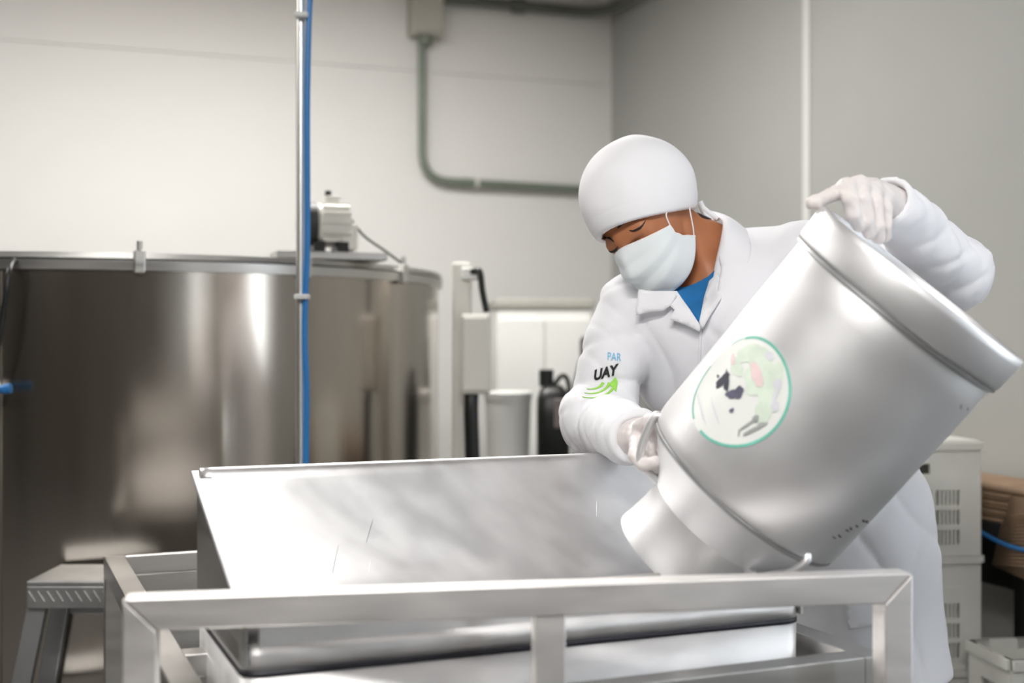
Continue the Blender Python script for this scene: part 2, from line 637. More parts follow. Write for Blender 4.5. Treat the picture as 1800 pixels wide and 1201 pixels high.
# added ceiling lamps, out of view, placed to brighten wall, can and worker
for i, (lu, lw) in enumerate(((1.7, 1.8), (4.2, 2.0), (2.6, 5.6), (3.9, 6.4))):
    c = room(lu, lw, CEIL)
    t = thing('added_ceiling_lamp', ['added fluorescent ceiling lamp nearest the room corner', 'added fluorescent ceiling lamp above the steel vat',
                               'added fluorescent ceiling lamp in front of the step stool', 'added fluorescent ceiling lamp behind the viewer'][i],
              'lamp', c, 'added fluorescent ceiling lamps')
    box('lamp_body', c + Vector((0, 0, -0.025)), (1.25, 0.16, 0.05), M['lamp_body'], t, RAX, 0.006)
    for k in (-0.04, 0.04):
        cc = c + W * k + Vector((0, 0, -0.068))
        tube('lamp_tube', [cc + U * 0.58, cc - U * 0.58], 0.015, M['lamp_glow'], t, 10)
    area_light('lamp_light', c + Vector((0, 0, -0.10)), (0, 0, -1), 1.2, 0.2, (48, 33, 54, 46)[i], (1.0, 0.98, 0.95))

# ================================================================== conduits and junction box on the back wall
def wall_pt(px, py, out):
    """point on the back wall seen at pixel, moved out of the wall"""
    d = at(px, py, 1.0) - EYE
    n = W
    t = ((K + W * out) - EYE).dot(n) / d.dot(n)
    return EYE + d * t


jb_c = wall_pt(748, 15, 0.06)
jb = thing('junction_box', 'grey electrical junction box high on the back wall', 'junction box', jb_c)
jw = 0.150
box('box_body', jb_c + Z3 * 0.09, (jw, 0.11, 0.44), M['box_grey'], jb, RAX, 0.008)
box('box_lid', jb_c + Z3 * 0.09 + W * 0.06, (jw * 0.92, 0.012, 0.42), M['box_grey'], jb, RAX, 0.004)
lathe('cable_gland', jb_c - Z3 * 0.165, Z3, [(0, 0.0), (0, 0.032), (0.03, 0.032), (0.03, 0.0)], M['conduit'], jb, 16)

a0 = wall_pt(742, 66, 0.045)
a1 = wall_pt(742, 322, 0.045)
a2 = wall_pt(1062, 335, 0.045)
a1 = Vector((a0.x, a0.y, a2.z + 0.010))
pts = [a0 + Z3 * 0.03] + fillet(a0, a1, a2, 0.14, 10) + [a2]
cd = thing('conduit_pipe', 'green-grey conduit dropping from the junction box and bending right', 'conduit', a1)
tube('pipe', pts, 0.019, M['conduit'], cd, 14)
for px in (822,):
    p = wall_pt(px, 325, 0.045)
    p.z = a1.z + (a2.z - a1.z) * ((p - a1).length / (a2 - a1).length)
    dd = (a2 - a1).normalized()
    tube('coupling', [p - dd * 0.03, p + dd * 0.03], 0.0215, M['conduit'], cd, 14)
    tube('clip', [p + dd * 0.035, p + dd * 0.05], 0.0235, M['strip'], cd, 14)
b0 = jb_c + Z3 * 0.045 - U * 0.05
b1 = room(0.05, 0.05, 0)
b1.z = at(1078, 26, 6.15).z
b2 = b1 + W * 2.2
b0.z = b1.z - 0.02 + 0.015
cd2 = thing('conduit_pipe', 'dark conduit under the ceiling turning the room corner', 'conduit', b1)
tube('pipe', [b0] + fillet(b0, b1, b2, 0.18, 8) + [b2], 0.025, M['conduit_dark'], cd2, 14)
dd = (b1 - b0).normalized()
p = b0 + dd * ((b1 - b0).length * 0.47)
tube('coupling', [p - dd * 0.03, p + dd * 0.03], 0.035, M['conduit_dark'], cd2, 14)

# ================================================================== big round vat
TC = Vector((-1.255, 4.0, 0))
TR, TZ0, TZ1 = 1.018, 0.22, 1.335
tank = thing('cheese_vat', 'large round stainless steel vat with rolled rim and clamps', 'vat', TC)
lathe('shell', TC, Z3, [(TZ0, TR), (TZ1, TR), (TZ1, TR - 0.012), (TZ0 + 0.02, TR - 0.012), (TZ0 + 0.02, 0), (TZ0, 0), (TZ0, TR)], M['tank_steel'], tank, 128, 30)
lathe('rim_band', TC, Z3, [(TZ1 - 0.012, TR + 0.001), (TZ1 - 0.012, TR + 0.012), (TZ1 + 0.012, TR + 0.014), (TZ1 + 0.012, TR - 0.02), (TZ1 - 0.012, TR - 0.02)],
      M['steel'], tank, 128, 30, close=True)
lathe('lid_ring', TC, Z3, [(TZ1 + 0.016, TR + 0.012), (TZ1 + 0.030, TR + 0.008), (TZ1 + 0.034, TR - 0.05), (TZ1 + 0.016, TR - 0.05)], M['steel'], tank, 128, 30, close=True)
lathe('vat_lid', TC, Z3, [(TZ1 + 0.020, 0), (TZ1 + 0.020, TR - 0.05), (TZ1 + 0.026, TR - 0.05), (TZ1 + 0.03, 0)], M['tank_steel'], tank, 96, 30)
for ang in (-46, -70, -103, -128, -24):
    r = math.radians(ang)
    d = Vector((math.cos(r), math.sin(r), 0))
    s = Vector((-d.y, d.x, 0))
    c = TC + d * (TR + 0.016) + Z3 * (TZ1 + 0.008)
    cl = box('clamp', c, (0.028, 0.022, 0.055), M['steel'], tank, (s, d, Z3), 0.004)
    tube('clamp_bolt', [c + Z3 * 0.02, c + Z3 * 0.05], 0.007, M['steel'], cl, 8)
r = math.radians(-88)
d = Vector((math.cos(r), math.sin(r), 0))
s = Vector((-d.y, d.x, 0))
box('weld_seam', TC + d * (TR + 0.001) + Z3 * ((TZ0 + TZ1) / 2), (0.008, 0.006, TZ1 - TZ0 - 0.03), M['tank_steel'], tank, (s, d, Z3), 0.002)
for ang in (-30, -90, -150, 90, 20, 160):
    r = math.radians(ang)
    c = TC + Vector((math.cos(r), math.sin(r), 0)) * (TR - 0.12)
    tube('leg', [c, c + Z3 * (TZ0 + 0.01)], 0.035, M['steel'], tank, 12)
# black hose over the left of the rim and a blue valve handle
hp = [at(18, 470, 2.92), at(13, 500, 2.90), at(6, 550, 2.90), at(-6, 620, 2.90), at(-30, 720, 2.92)]
hose = tube('hose', smooth_path([at(30, 452, 3.0)] + hp), 0.007, M['black'], tank, 10)
vp = at(4, 684, 2.90)
vt = tube('valve_stem', [vp + Vector((-0.05, 0.0, 0)), vp + Vector((-0.05, 0.14, 0))], 0.012, M['steel'], tank, 10)
tube('valve_handle', smooth_path([vp + Vector((-0.10, 0, -0.002)), vp + Vector((-0.03, -0.003, 0)), vp + Vector((0.0, 0, 0)), vp + Vector((0.022, 0, 0.002))]), [0.010] * 17 + [0.012] * 7 + [0.006], M['blue_hose'], vt, 12)

# agitator motor on its bridge
mz = TZ1 + 0.034
mc = at(577, 395, 3.42)
mot = thing('agitator_motor', 'cream electric motor with dark fan cover on top of the vat', 'motor', Vector((mc.x, mc.y, mz)))
ax_m = Vector((-0.94, -0.34, 0)).normalized()
sd_m = Vector((ax_m.y, -ax_m.x, 0))
box('bridge', Vector((mc.x, mc.y, mz + 0.012)), (0.30, 0.13, 0.022), M['steel'], mot, (ax_m, sd_m, Z3), 0.003)
lathe('housing', mc - ax_m * 0.055, ax_m, [(0, 0), (0, 0.05), (0.008, 0.056), (0.085, 0.056), (0.092, 0.05), (0.092, 0)], M['cream'], mot, 40)
for k in range(14):
    an = 2 * math.pi * k / 14
    dv = sd_m * math.cos(an) + Z3 * math.sin(an)
    tv = sd_m * -math.sin(an) + Z3 * math.cos(an)
    box('cooling_fin', mc - ax_m * 0.015 + dv * 0.058, (0.075, 0.01, 0.005), M['cream'], mot, (ax_m, dv, tv))
lathe('fan_cover', mc + ax_m * 0.038, ax_m, [(0, 0), (0, 0.060), (0.03, 0.058), (0.042, 0.045), (0.045, 0.0)], M['dark_grey'], mot, 40)
box('terminal_box', mc - ax_m * 0.01 + Z3 * 0.065, (0.04, 0.04, 0.025), M['cream'], mot, (ax_m, sd_m, Z3), 0.004)
tube('lifting_eye', [mc + Z3 * 0.07, mc + Z3 * 0.092], 0.009, M['dark_grey'], mot, 10)
box('gearbox', mc - ax_m * 0.05 - Z3 * 0.035, (0.05, 0.085, 0.075), M['cream'], mot, (ax_m, sd_m, Z3), 0.008)
for k in (-0.042, 0.022):
    box('foot', Vector((mc.x, mc.y, (mz + 0.022 + mc.z - 0.05) / 2)) - ax_m * (k + 0.01), (0.032, 0.09, max(0.02, mc.z - 0.05 - mz - 0.02)), M['black'], mot, (ax_m, sd_m, Z3), 0.003)
cab = [mc - ax_m * 0.06 + Z3 * 0.02, at(640, 415, 3.45), at(675, 440, 3.5), at(705, 462, 3.55)]
tube('cable', smooth_path(cab), 0.0035, M['dark_grey'], mot, 8)

# ================================================================== control column beside the vat
cc = at(812, 600, 3.62)
base = Vector((cc.x, cc.y, 0))
ctl = thing('control_column', 'white post with cream control box right of the vat', 'control box', base)
zt = at(812, 462, 3.62).z
box('post', base + Z3 * (zt / 2), (0.055, 0.055, zt), M['cream'], ctl, None, 0.008)
box('foot_plate', base + Z3 * 0.008, (0.22, 0.22, 0.016), M['steel'], ctl, None, 0.003)
bc = at(838, 622, 3.62)
box('control_box', bc + Vector((0.0, -0.07, 0)), (0.082, 0.085, 0.225), M['cream'], ctl, None, 0.008)
box('box_door', bc + Vector((0.0, -0.116, 0)), (0.070, 0.008, 0.205), M['cream'], ctl, None, 0.003)
hb = at(848, 512, 3.56)
tube('handle', smooth_path([hb + Vector((-0.03, 0.02, 0.056)), hb + Vector((-0.008, 0, 0.055)), hb + Vector((0.0, 0, 0.0)), hb + Vector((0.012, 0, -0.06))], 6), 0.0095, M['black'], ctl, 10)
box('arm', at(826, 482, 3.6), (0.05, 0.05, 0.035), M['white_plastic'], ctl, None, 0.006)
hs = [bc + Vector((-0.012, -0.07, -0.10)), at(828, 720, 3.54), at(830, 790, 3.54), at(832, 880, 3.54)]
tube('hose', smooth_path(hs, 6), 0.021, M['black'], ctl, 14)

# ================================================================== steel side table with jug, bucket ; white cabinet ; gas bottle behind
tb = at(925, 838, 4.25)
tt = thing('side_table', 'small steel table carrying the black jug, mostly hidden behind the trough', 'table', Vector((tb.x, tb.y, 0)))
box('table_top', Vector((tb.x, tb.y, tb.z - 0.015)), (0.50, 0.40, 0.03), M['steel'], tt, RAX, 0.004)
for su in (-0.22, 0.22):
    for sw in (-0.17, 0.17):
        c = Vector((tb.x, tb.y, 0)) + U * su + W * sw
        tube('leg', [c, c + Z3 * (tb.z - 0.028)], 0.016, M['steel'], tt, 10)
TTZ = tb.z


def lofted(name, loops, mat, parent, sub=1):
    n = len(loops[0])
    vs = [p for l in loops for p in l]
    fs = [(i * n + j, i * n + (j + 1) % n, (i + 1) * n + (j + 1) % n, (i + 1) * n + j) for i in range(len(loops) - 1) for j in range(n)]
    fs += [tuple(range(n))[::-1], tuple((len(loops) - 1) * n + j for j in range(n))]
    return from_data(name, vs, fs, mat, parent, smooth=True)


def rrect(c, sx, sy, r, ax, n=5):
    out = []
    for qx, qy, a0 in ((1, 1, 0), (-1, 1, 90), (-1, -1, 180), (1, -1, 270)):
        for k in range(n):
            a = math.radians(a0 + 90 * k / (n - 1))
            out.append(Vector(c) + ax[0] * (qx * (sx / 2 - r) + r * math.cos(a)) + ax[1] * (qy * (sy / 2 - r) + r * math.sin(a)))
    return out


jc = at(972, 800, 4.12)
jz0 = TTZ
jz1 = at(972, 650, 4.12).z
jbase = Vector((jc.x, jc.y, jz0))
jug = thing('jerry_can', 'black plastic jerry can with painted grey highlight', 'jerry can', jbase)
H = jz1 - jz0
lo = []
for fz, s in ((0, 0.92), (0.03, 1.0), (0.6, 1.0), (0.74, 0.97), (0.82, 0.80), (0.86, 0.55)):
    lo.append(rrect(jbase + Z3 * (fz * H), 0.105 * s, 0.17 * s, 0.03 * s, (Vector((1, 0, 0)), Vector((0, 1, 0)))))
lofted('can_body', lo, M['black'], jug)
lathe('screw_cap', jbase + Vector((-0.022, 0, 0.85 * H)), Z3, [(0, 0), (0, 0.024), (0.15 * H, 0.024), (0.15 * H, 0)], M['black'], jug, 20)
tube('carry_handle', smooth_path([jbase + Vector((0.0, -0.02, 0.85 * H)), jbase + Vector((0.03, -0.02, 0.95 * H)), jbase + Vector((0.05, -0.02, 0.88 * H)), jbase + Vector((0.053, -0.02, 0.66 * H))], 6), 0.008, M['black'], jug, 10)
set_props(box('highlight_panel', jbase + Vector((0.018, -0.086, 0.62 * H)), (0.034, 0.01, 0.26 * H), new_mat('jug_highlight', (0.20, 0.17, 0.165), 0.5), jug, None, 0.004), 'painted grey highlight')  # highlight on the jug, painted as a grey panel

bk = at(893, 800, 4.2)
bz1 = at(893, 688, 4.2).z
bbase = Vector((bk.x, bk.y, TTZ))
bu = thing('plastic_bucket', 'white round plastic bucket left of the black jerry can', 'bucket', bbase)
hB = bz1 - TTZ
lathe('bucket_body', bbase, Z3, [(0, 0), (0, 0.068), (hB * 0.93, 0.077), (hB * 0.93, 0.073), (0.01, 0.064), (0.01, 0)], M['white_plastic'], bu, 40)
lathe('bucket_lid', bbase, Z3, [(hB * 0.9, 0.079), (hB * 0.98, 0.082), (hB, 0.078), (hB, 0)], M['white_plastic'], bu, 40)

cb = at(948, 700, 5.15)
cbz = at(948, 545, 5.15).z
cbase = Vector((cb.x, cb.y, 0))
cab_t = thing('white_cabinet', 'tall white cabinet with grey top standing by the back wall', 'cabinet', cbase)
CAXa = (Vector((math.cos(0.10), math.sin(0.10), 0)), Vector((-math.sin(0.10), math.cos(0.10), 0)), Z3)
box('cabinet_body', cbase + Z3 * (cbz / 2), (0.385, 0.38, cbz), M['white_plastic'], cab_t, CAXa, 0.012)
box('cabinet_top', cbase + Z3 * (cbz + 0.02), (0.40, 0.40, 0.04), M['box_grey'], cab_t, CAXa, 0.008)
for k, wd in ((-0.095, 0.182), (0.095, 0.182)):
    dr = box('cabinet_door', cbase + CAXa[0] * k - CAXa[1] * 0.196 + Z3 * (cbz / 2 + 0.03), (wd, 0.014, cbz - 0.14), M['white_plastic'], cab_t, CAXa, 0.004)
    hp_ = cbase + CAXa[0] * (k * 0.22) - CAXa[1] * 0.212 + Z3 * 0.8
    tube('door_handle', [hp_ - Z3 * 0.05, hp_ + Z3 * 0.05], 0.006, M['steel'], dr, 8)

gb = at(1032, 700, 4.9)
gbase = Vector((gb.x, gb.y, 0))
gz = at(1043, 592, 4.9).z
gbt = thing('gas_bottle', 'slim black upright gas bottle behind the worker\'s elbow', 'gas bottle', gbase)
lathe('bottle_body', gbase, Z3, [(0, 0), (0, 0.05), (0.02, 0.055), (gz - 0.18, 0.055), (gz - 0.1, 0.035), (gz - 0.07, 0.02), (gz - 0.07, 0)], M['black'], gbt, 28)
lathe('valve_cap', gbase, Z3, [(gz - 0.08, 0), (gz - 0.08, 0.028), (gz - 0.01, 0.028), (gz, 0.018), (gz, 0)], M['dark_grey'], gbt, 20)

# ================================================================== steel riser pipe with blue air hose in front of the vat
pp = at(529, 600, 2.90)
riser = thing('riser_pipe', 'vertical polished steel pipe with blue air hose strapped along it', 'pipe', Vector((pp.x, pp.y, 0)))
tube('pipe', [Vector((pp.x, pp.y, 0)), Vector((pp.x, pp.y, CEIL))], 0.0101, M['pipe_steel'], riser, 20)
tube('rear_pipe', [Vector((pp.x - 0.0045, pp.y + 0.02, 0)), Vector((pp.x - 0.0045, pp.y + 0.02, CEIL))], 0.0101, M['box_grey'], riser, 14)
hx = [(545, -60), (541, 10), (539, 60), (537, 200), (537.5, 420), (534, 520), (533, 600), (536, 680), (535.5, 810), (535, 1100)]
tube('air_hose', smooth_path([at(a + 3, b, 2.884) for a, b in hx], 6), 0.0069, M['blue_hose'], riser, 12)
for py in (28, 522):
    c = at(531, py, 2.886)
    box('pipe_clip', c, (0.032, 0.040, 0.012), M['strip'], riser, None, 0.003)
for zf in (0.01, CEIL - 0.01):
    lathe('flange', Vector((pp.x, pp.y, zf - 0.01)), Z3, [(0, 0), (0, 0.035), (0.02, 0.035), (0.02, 0)], M['steel'], riser, 20)

# ================================================================== step stool
st_f, st_b = 2.76, 2.97
fl, fr = at(46, 1022, st_f), at(262, 1022, st_f)
stz = fl.z
stl = thing('step_stool', 'grey aluminium step stool with ribbed tread at the left edge', 'step stool', Vector((fl.x, st_f, 0)))
ax_s = (Vector((1, 0, 0)), Vector((0, 1, 0)), Z3)
tw = fr.x - fl.x
tc_ = Vector(((fl.x + fr.x) / 2, (st_f + st_b) / 2, stz - 0.006))
box('tread', tc_, (tw, st_b - st_f, 0.012), M['tread'], stl, ax_s, 0.003)
ap = box('front_apron', Vector((tc_.x, st_f + 0.006, stz - 0.036)), (tw, 0.012, 0.05), M['tread'], stl, ax_s, 0.003)
for k in range(13):
    x = fl.x + 0.012 + (tw - 0.024) * k / 12
    dq = (Vector((0.55, 0, -0.83)), Vector((0, 1, 0)), Vector((0.83, 0, 0.55)))
    box('tread_rib', Vector((x, st_f - 0.001, stz - 0.034)), (0.028, 0.004, 0.004), M['tread'], ap, dq, 0.001)
box('rear_apron', Vector((tc_.x, st_b - 0.006, stz - 0.036)), (tw, 0.012, 0.05), M['tread'], stl, ax_s, 0.003)
for sx, dx in ((0, -0.10), (1, 0.10)):
    for sy, dy in ((0, -0.03), (1, 0.04)):
        top = Vector((fl.x + 0.025 + sx * (tw - 0.05), st_f + 0.03 + sy * (st_b - st_f - 0.06), stz - 0.012))
        bot = Vector((top.x + dx * 1.15, top.y + dy, 0.0))
        dv = (top - bot).normalized()
        xx = Vector((0, 1, 0)).cross(dv).normalized()
        w_ = 0.021
        p = []
        for q in (bot, top):
            for a, b in ((-1, -1), (1, -1), (1, 1), (-1, 1)):
                p.append(q + Vector((1, 0, 0)) * (a * w_ / 1.0) + Vector((0, 1, 0)) * (b * 0.012))
        hexa('leg', p, M['alu_dull'], stl, 0.002)
lz = stz * 0.52
box('lower_tread', Vector((tc_.x, st_f + 0.05, lz)), (tw + 0.06, 0.16, 0.014), M['tread'], stl, ax_s, 0.003)
box('back_brace', Vector((tc_.x, st_b - 0.01, stz - 0.10)), (tw * 0.8, 0.012, 0.03), M['alu_dull'], stl, ax_s, 0.003)

# ================================================================== crates, bench and cardboard at the right
def make_crate(name, label, origin, yaw, sx, sy, h, group, block_light=False):
    """latticed plastic crate; origin is the floor corner at the right front"""
    a = Vector((math.cos(yaw), math.sin(yaw), 0))
    b = Vector((-math.sin(yaw), math.cos(yaw), 0))
    t = thing(name, label, 'crate', origin, group)

    def side(p0, d, n, L, long):
        bm = bmesh.new()
        th = 0.008

        def piece(x0, x1, z0, z1, dep=th):
            c = p0 + d * ((x0 + x1) / 2) + n * (dep / 2 - 0.004) + Z3 * ((z0 + z1) / 2)
            add_box(bm, c, (x1 - x0, dep, z1 - z0), (d, n, Z3), 0.0)
        cw = 0.05 if long else 0.035
        piece(0, cw, 0, h)
        piece(L - cw, L, 0, h)
        zs = [0.0, 0.13, 0.20, 0.33, 0.40, 0.53, 0.60]
        piece(cw, L - cw, 0, 0.10 * h)
        rows = [(0.10, 0.235), (0.275, 0.41), (0.45, 0.585)]
        piece(cw, L - cw, 0.235 * h, 0.275 * h, 0.012)
        piece(cw, L - cw, 0.41 * h, 0.45 * h, 0.012)
        piece(cw, L - cw, 0.585 * h, 0.73 * h, 0.010)
        # hand slot
        hl = min(0.13, L * 0.4)
        piece(cw, L / 2 - hl / 2, 0.73 * h, 0.82 * h)
        piece(L / 2 + hl / 2, L - cw, 0.73 * h, 0.82 * h)
        piece(cw, L - cw, 0.82 * h, 0.94 * h)
        piece(0, L, 0.94 * h, h, 0.016)
        ng = 4 if long else 3
        gw = (L - 2 * cw) / ng
        for g in range(ng):
            x0 = cw + g * gw
            for z0, z1 in rows:
                piece(x0, x0 + 0.006, z0 * h, z1 * h)
                piece(x0 + gw - 0.006, x0 + gw, z0 * h, z1 * h)
                ns = 6
                for k in range(1, ns):
                    x = x0 + 0.006 + (gw - 0.012) * k / ns
                    piece(x - 0.0025, x + 0.0025, z0 * h, z1 * h)
        return from_bm('side_panel', bm, M['crate'], t)
    o = Vector(origin)
    side(o - a * sx, a, -b, sx, True)
    side(o - a * sx + b * sy, a, b, sx, True)
    side(o, b, a, sy, False)
    side(o - a * sx, b, -a, sy, False)
    box('crate_floor', o - a * (sx / 2) + b * (sy / 2) + Z3 * 0.006, (sx - 0.01, sy - 0.01, 0.012), M['crate'], t, (a, b, Z3))
    if block_light:
        box('crate_light_block', o - a * (sx / 2) + b * (sy / 2) + Z3 * (h + 0.003), (sx, sy, 0.008), M['crate'], t, (a, b, Z3), 0.002)  # added lid, out of view, keeps light out so the slots stay dark
    return t


cr = at(1722, 778, 3.2)
CH = 0.2885
pal = Vector((cr.x, cr.y, 0.0))
off0 = cr.z - 3 * CH
yw = math.radians(7)
pa = Vector((math.cos(yw), math.sin(yw), 0))
pb = Vector((-math.sin(yw), math.cos(yw), 0))
if off0 > 0.005:
    pl = box('crate_dolly', Vector((cr.x, cr.y, 0)) - pa * 0.19 + pb * 0.14 + Z3 * (off0 / 2), (0.36, 0.26, off0), M['dark_grey'], None, (pa, pb, Z3), 0.004)
    set_props(pl, 'low dark platform under the stacked white crates', 'platform')
for i in range(3):
    make_crate('plastic_crate', ['white latticed plastic crate at the bottom of the stack', 'white latticed plastic crate in the middle of the stack',
                                 'white latticed plastic crate on top of the stack'][i], Vector((cr.x, cr.y, off0 + i * CH)), yw, 0.40, 0.28, CH - 0.001, 'white crates stacked behind the worker', i == 2)
c2 = at(1900, 1157, 2.95)
make_crate('plastic_crate', 'single white crate standing at the lower right corner', Vector((c2.x, c2.y, 0)), yw, (1900 - 1771) / FPX * 2.95, 0.20, c2.z, 'white crates stacked behind the worker')

# bench against the right wall
bq = at(1775, 905, 3.42)
bench = thing('work_bench', 'dark bench against the right wall behind the crates', 'bench', Vector((bq.x, bq.y, 0)))
bz = bq.z
bax = (W, -U, Z3)
bcen = room(0.152, 2.95, 0)
BLEN = 1.30
box('bench_top', Vector((bcen.x, bcen.y, bz - 0.02)), (BLEN, 0.26, 0.04), M['dark_grey'], bench, bax, 0.004)
box('bench_apron', Vector((bcen.x, bcen.y, bz - 0.105)), (BLEN - 0.04, 0.22, 0.13), M['black'], bench, bax, 0.004)
for sx in (-0.60, 0.15, 0.60):
    for sy in (-0.10, 0.10):
        c = Vector((bcen.x, bcen.y, 0)) + W * sx - U * sy
        box('leg', c + Z3 * ((bz - 0.04) / 2), (0.045, 0.045, bz - 0.04), M['black'], bench, bax, 0.003)
for i in range(4):
    z = bz + 0.001 + i * 0.0225
    yy = math.radians([1.5, -2, 2.5, -1][i])
    aa = (W * math.cos(yy) - U * math.sin(yy), W * math.sin(yy) + U * math.cos(yy), Z3)
    lab = ['lowest flattened cardboard sheet on the dark bench', 'second flattened cardboard sheet from the bench top',
           'third flattened cardboard sheet from the bench top', 'topmost flattened cardboard sheet on the bench pile'][i]
    t = thing('cardboard_sheet', lab, 'cardboard', Vector((bcen.x, bcen.y, z)), 'flattened cardboard on the bench')
    for k in range(2):
        cc_ = Vector((bcen.x, bcen.y, z + 0.004 + k * 0.0125)) + W * (-0.04 + 0.01 * k + 0.015 * i)
        box('liner', cc_, (1.08 - 0.03 * i, 0.235, 0.008), M['card'] if k else M['card_edge'], t, aa, 0.001)
# corrugated piece hanging over the front edge of the bench
hc0 = room(0.30, 3.06, 0.56)
ptop = [room(0.30, 3.09, 0.757), room(0.30, 3.36, 0.765)]
pbot = [room(0.30, 3.03, 0.566), room(0.30, 3.36, 0.52)]
cs = thing('corrugated_card', 'ribbed corrugated cardboard hanging over the bench front', 'cardboard', hc0)
grid_patch('backing', [[ptop[0] - U * 0.006, ptop[1] - U * 0.006], [pbot[0] - U * 0.006, pbot[1] - U * 0.006]], M['card'], cs, 0.003, 0)
bm = bmesh.new()
nrib = 15
for k in range(nrib):
    f0, f1 = (k + 0.15) / nrib, (k + 0.65) / nrib
    def q(f, side):
        A = ptop[0].lerp(pbot[0], f)
        B = ptop[1].lerp(pbot[1], f)
        return A.lerp(B, side)
    add_tube(bm, [q(0.30 + 0.70 * f0, 0.0), q(max(0.0, 0.70 * f0 - 0.02), 1.0)], 0.0035, 6)
rb = from_bm('ribs', bm, M['card_edge'], cs, smooth=True)
rb['kind'] = 'stuff'
sp = []
for w_, y_ in ((2.90, 918), (2.98, 930), (3.05, 948), (3.12, 962), (3.20, 970), (3.36, 976)):
    q_ = room(0.314, w_, 0)
    sp.append(Vector((q_.x, q_.y, CAMZ - (y_ - CY) / FPX * q_.y)))
set_props(tube('blue_strap', smooth_path(sp, 5), 0.006, M['blue_hose'], None, 8), 'thin blue strap across the corrugated cardboard', 'strap')

# ================================================================== guard frame in front (nearest the viewer)
TW = 0.040
GL = at(215, 1065, 1.52)
GR = at(1605, 998, 1.69)
GZ = (GL.z + GR.z) / 2
ga = Vector((GR.x - GL.x, GR.y - GL.y, 0))
GLEN = ga.length
ga.normalize()
gb_ = Vector((-ga.y, ga.x, 0))
G0 = Vector((GL.x, GL.y, 0))
guard = thing('guard_frame', 'brushed square-tube steel guard frame in the foreground', 'frame', G0)


def gp(x, y, z):
    return G0 + ga * x + gb_ * y + Z3 * z


hexa('top_rail', [gp(TW, 0, GZ - TW), gp(GLEN - TW, 0, GZ - TW), gp(GLEN - TW, TW, GZ - TW), gp(TW, TW, GZ - TW),
                  gp(0.0012, 0, GZ), gp(GLEN - 0.0012, 0, GZ), gp(GLEN - 0.0012, TW, GZ), gp(0.0012, TW, GZ)], M['steel_rail'], guard, 0.002)
hexa('post', [gp(0, 0, 0), gp(TW, 0, 0), gp(TW, TW, 0), gp(0, TW, 0), gp(0, 0, GZ - 0.0012), gp(TW, 0, GZ - TW - 0.0012), gp(TW, TW, GZ - TW - 0.0012), gp(0, TW, GZ - 0.0012)], M['steel_rail'], guard, 0.002)
hexa('post', [gp(GLEN - TW, 0, 0), gp(GLEN, 0, 0), gp(GLEN, TW, 0), gp(GLEN - TW, TW, 0), gp(GLEN - TW, 0, GZ - TW - 0.0012), gp(GLEN, 0, GZ - 0.0012), gp(GLEN, TW, GZ - 0.0012), gp(GLEN - TW, TW, GZ - TW - 0.0012)], M['steel_rail'], guard, 0.002)
mx = GLEN * 0.516
hexa('post', [gp(mx - TW / 2, 0.003, 0), gp(mx + TW / 2, 0.003, 0), gp(mx + TW / 2, TW - 0.003, 0), gp(mx - TW / 2, TW - 0.003, 0),
              gp(mx - TW / 2, 0.003, GZ - TW + 0.001), gp(mx + TW / 2, 0.003, GZ - TW + 0.001), gp(mx + TW / 2, TW - 0.003, GZ - TW + 0.001), gp(mx - TW / 2, TW - 0.003, GZ - TW + 0.001)], M['steel_rail'], guard, 0.002)
for x in (0.0, GLEN - TW):
    box('foot_bar', gp(x + TW / 2, -0.12, 0.02), (TW * 0.98, 0.28, TW * 0.98), M['steel_rail'], guard, (ga, gb_, Z3), 0.002)
box('low_rail', gp(GLEN / 2, TW / 2, 0.16), (GLEN - 2 * TW, TW * 0.9, TW * 0.9), M['steel_rail'], guard, (ga, gb_, Z3), 0.002)

# ================================================================== trolley frame under the trough
TH = math.radians(22.5)
ta = Vector((math.cos(TH), math.sin(TH), 0))
tb_ = Vector((-math.sin(TH), math.cos(TH), 0))
TRL = at(182, 978, 2.65)
FZ = TRL.z
T0 = Vector((TRL.x, TRL.y, 0))
FLEN, FDEP = 0.986, 1.309


def tp(x, y, z):
    """trolley space: x along its length, y from its rear edge towards the viewer"""
    return T0 + ta * x - tb_ * y + Z3 * z


trol = thing('steel_trolley', 'low steel trolley frame surrounding the pouring trough', 'trolley', T0)
RW, RH = 0.042, 0.04
AXT = (ta, tb_, Z3)


def tbeam(name, x0, x1, y0, y1, z0, z1, mat=None, bevel=0.002):
    return box(name, tp((x0 + x1) / 2, (y0 + y1) / 2, (z0 + z1) / 2), (x1 - x0, y1 - y0, z1 - z0), mat or M['steel'], trol, AXT, bevel)


tbeam('side_rail', 0, RW, 0, FDEP, FZ - RH, FZ)
tbeam('side_rail', FLEN - RW, FLEN, 0, FDEP, FZ - RH, FZ)
tbeam('end_rail', RW, FLEN - RW, 0, RW * 0.35, FZ - RH, FZ)
tbeam('end_rail', RW, FLEN - RW, FDEP - RW, FDEP, FZ - RH, FZ)
tbeam('rear_panel', RW, FLEN - RW, 0.004, 0.010, FZ - 0.36, FZ - RH - 0.001)
for x in (0, FLEN - RW):
    for y in (0, FDEP - RW):
        tbeam('leg', x, x + RW, y, y + RW, 0.10, FZ - RH)
        lathe('caster', tp(x + RW / 2, y + RW / 2, 0.05) - ta * 0.015, ta, [(0, 0), (0, 0.05), (0.03, 0.05), (0.03, 0)], M['dark_grey'], trol, 24)
tbeam('shelf', RW, FLEN - RW, 0.02, FDEP - RW, 0.30, 0.315)
tbeam('cross_bar', RW, FLEN - RW, 0.86, 0.90, FZ - RH, FZ - 0.005)

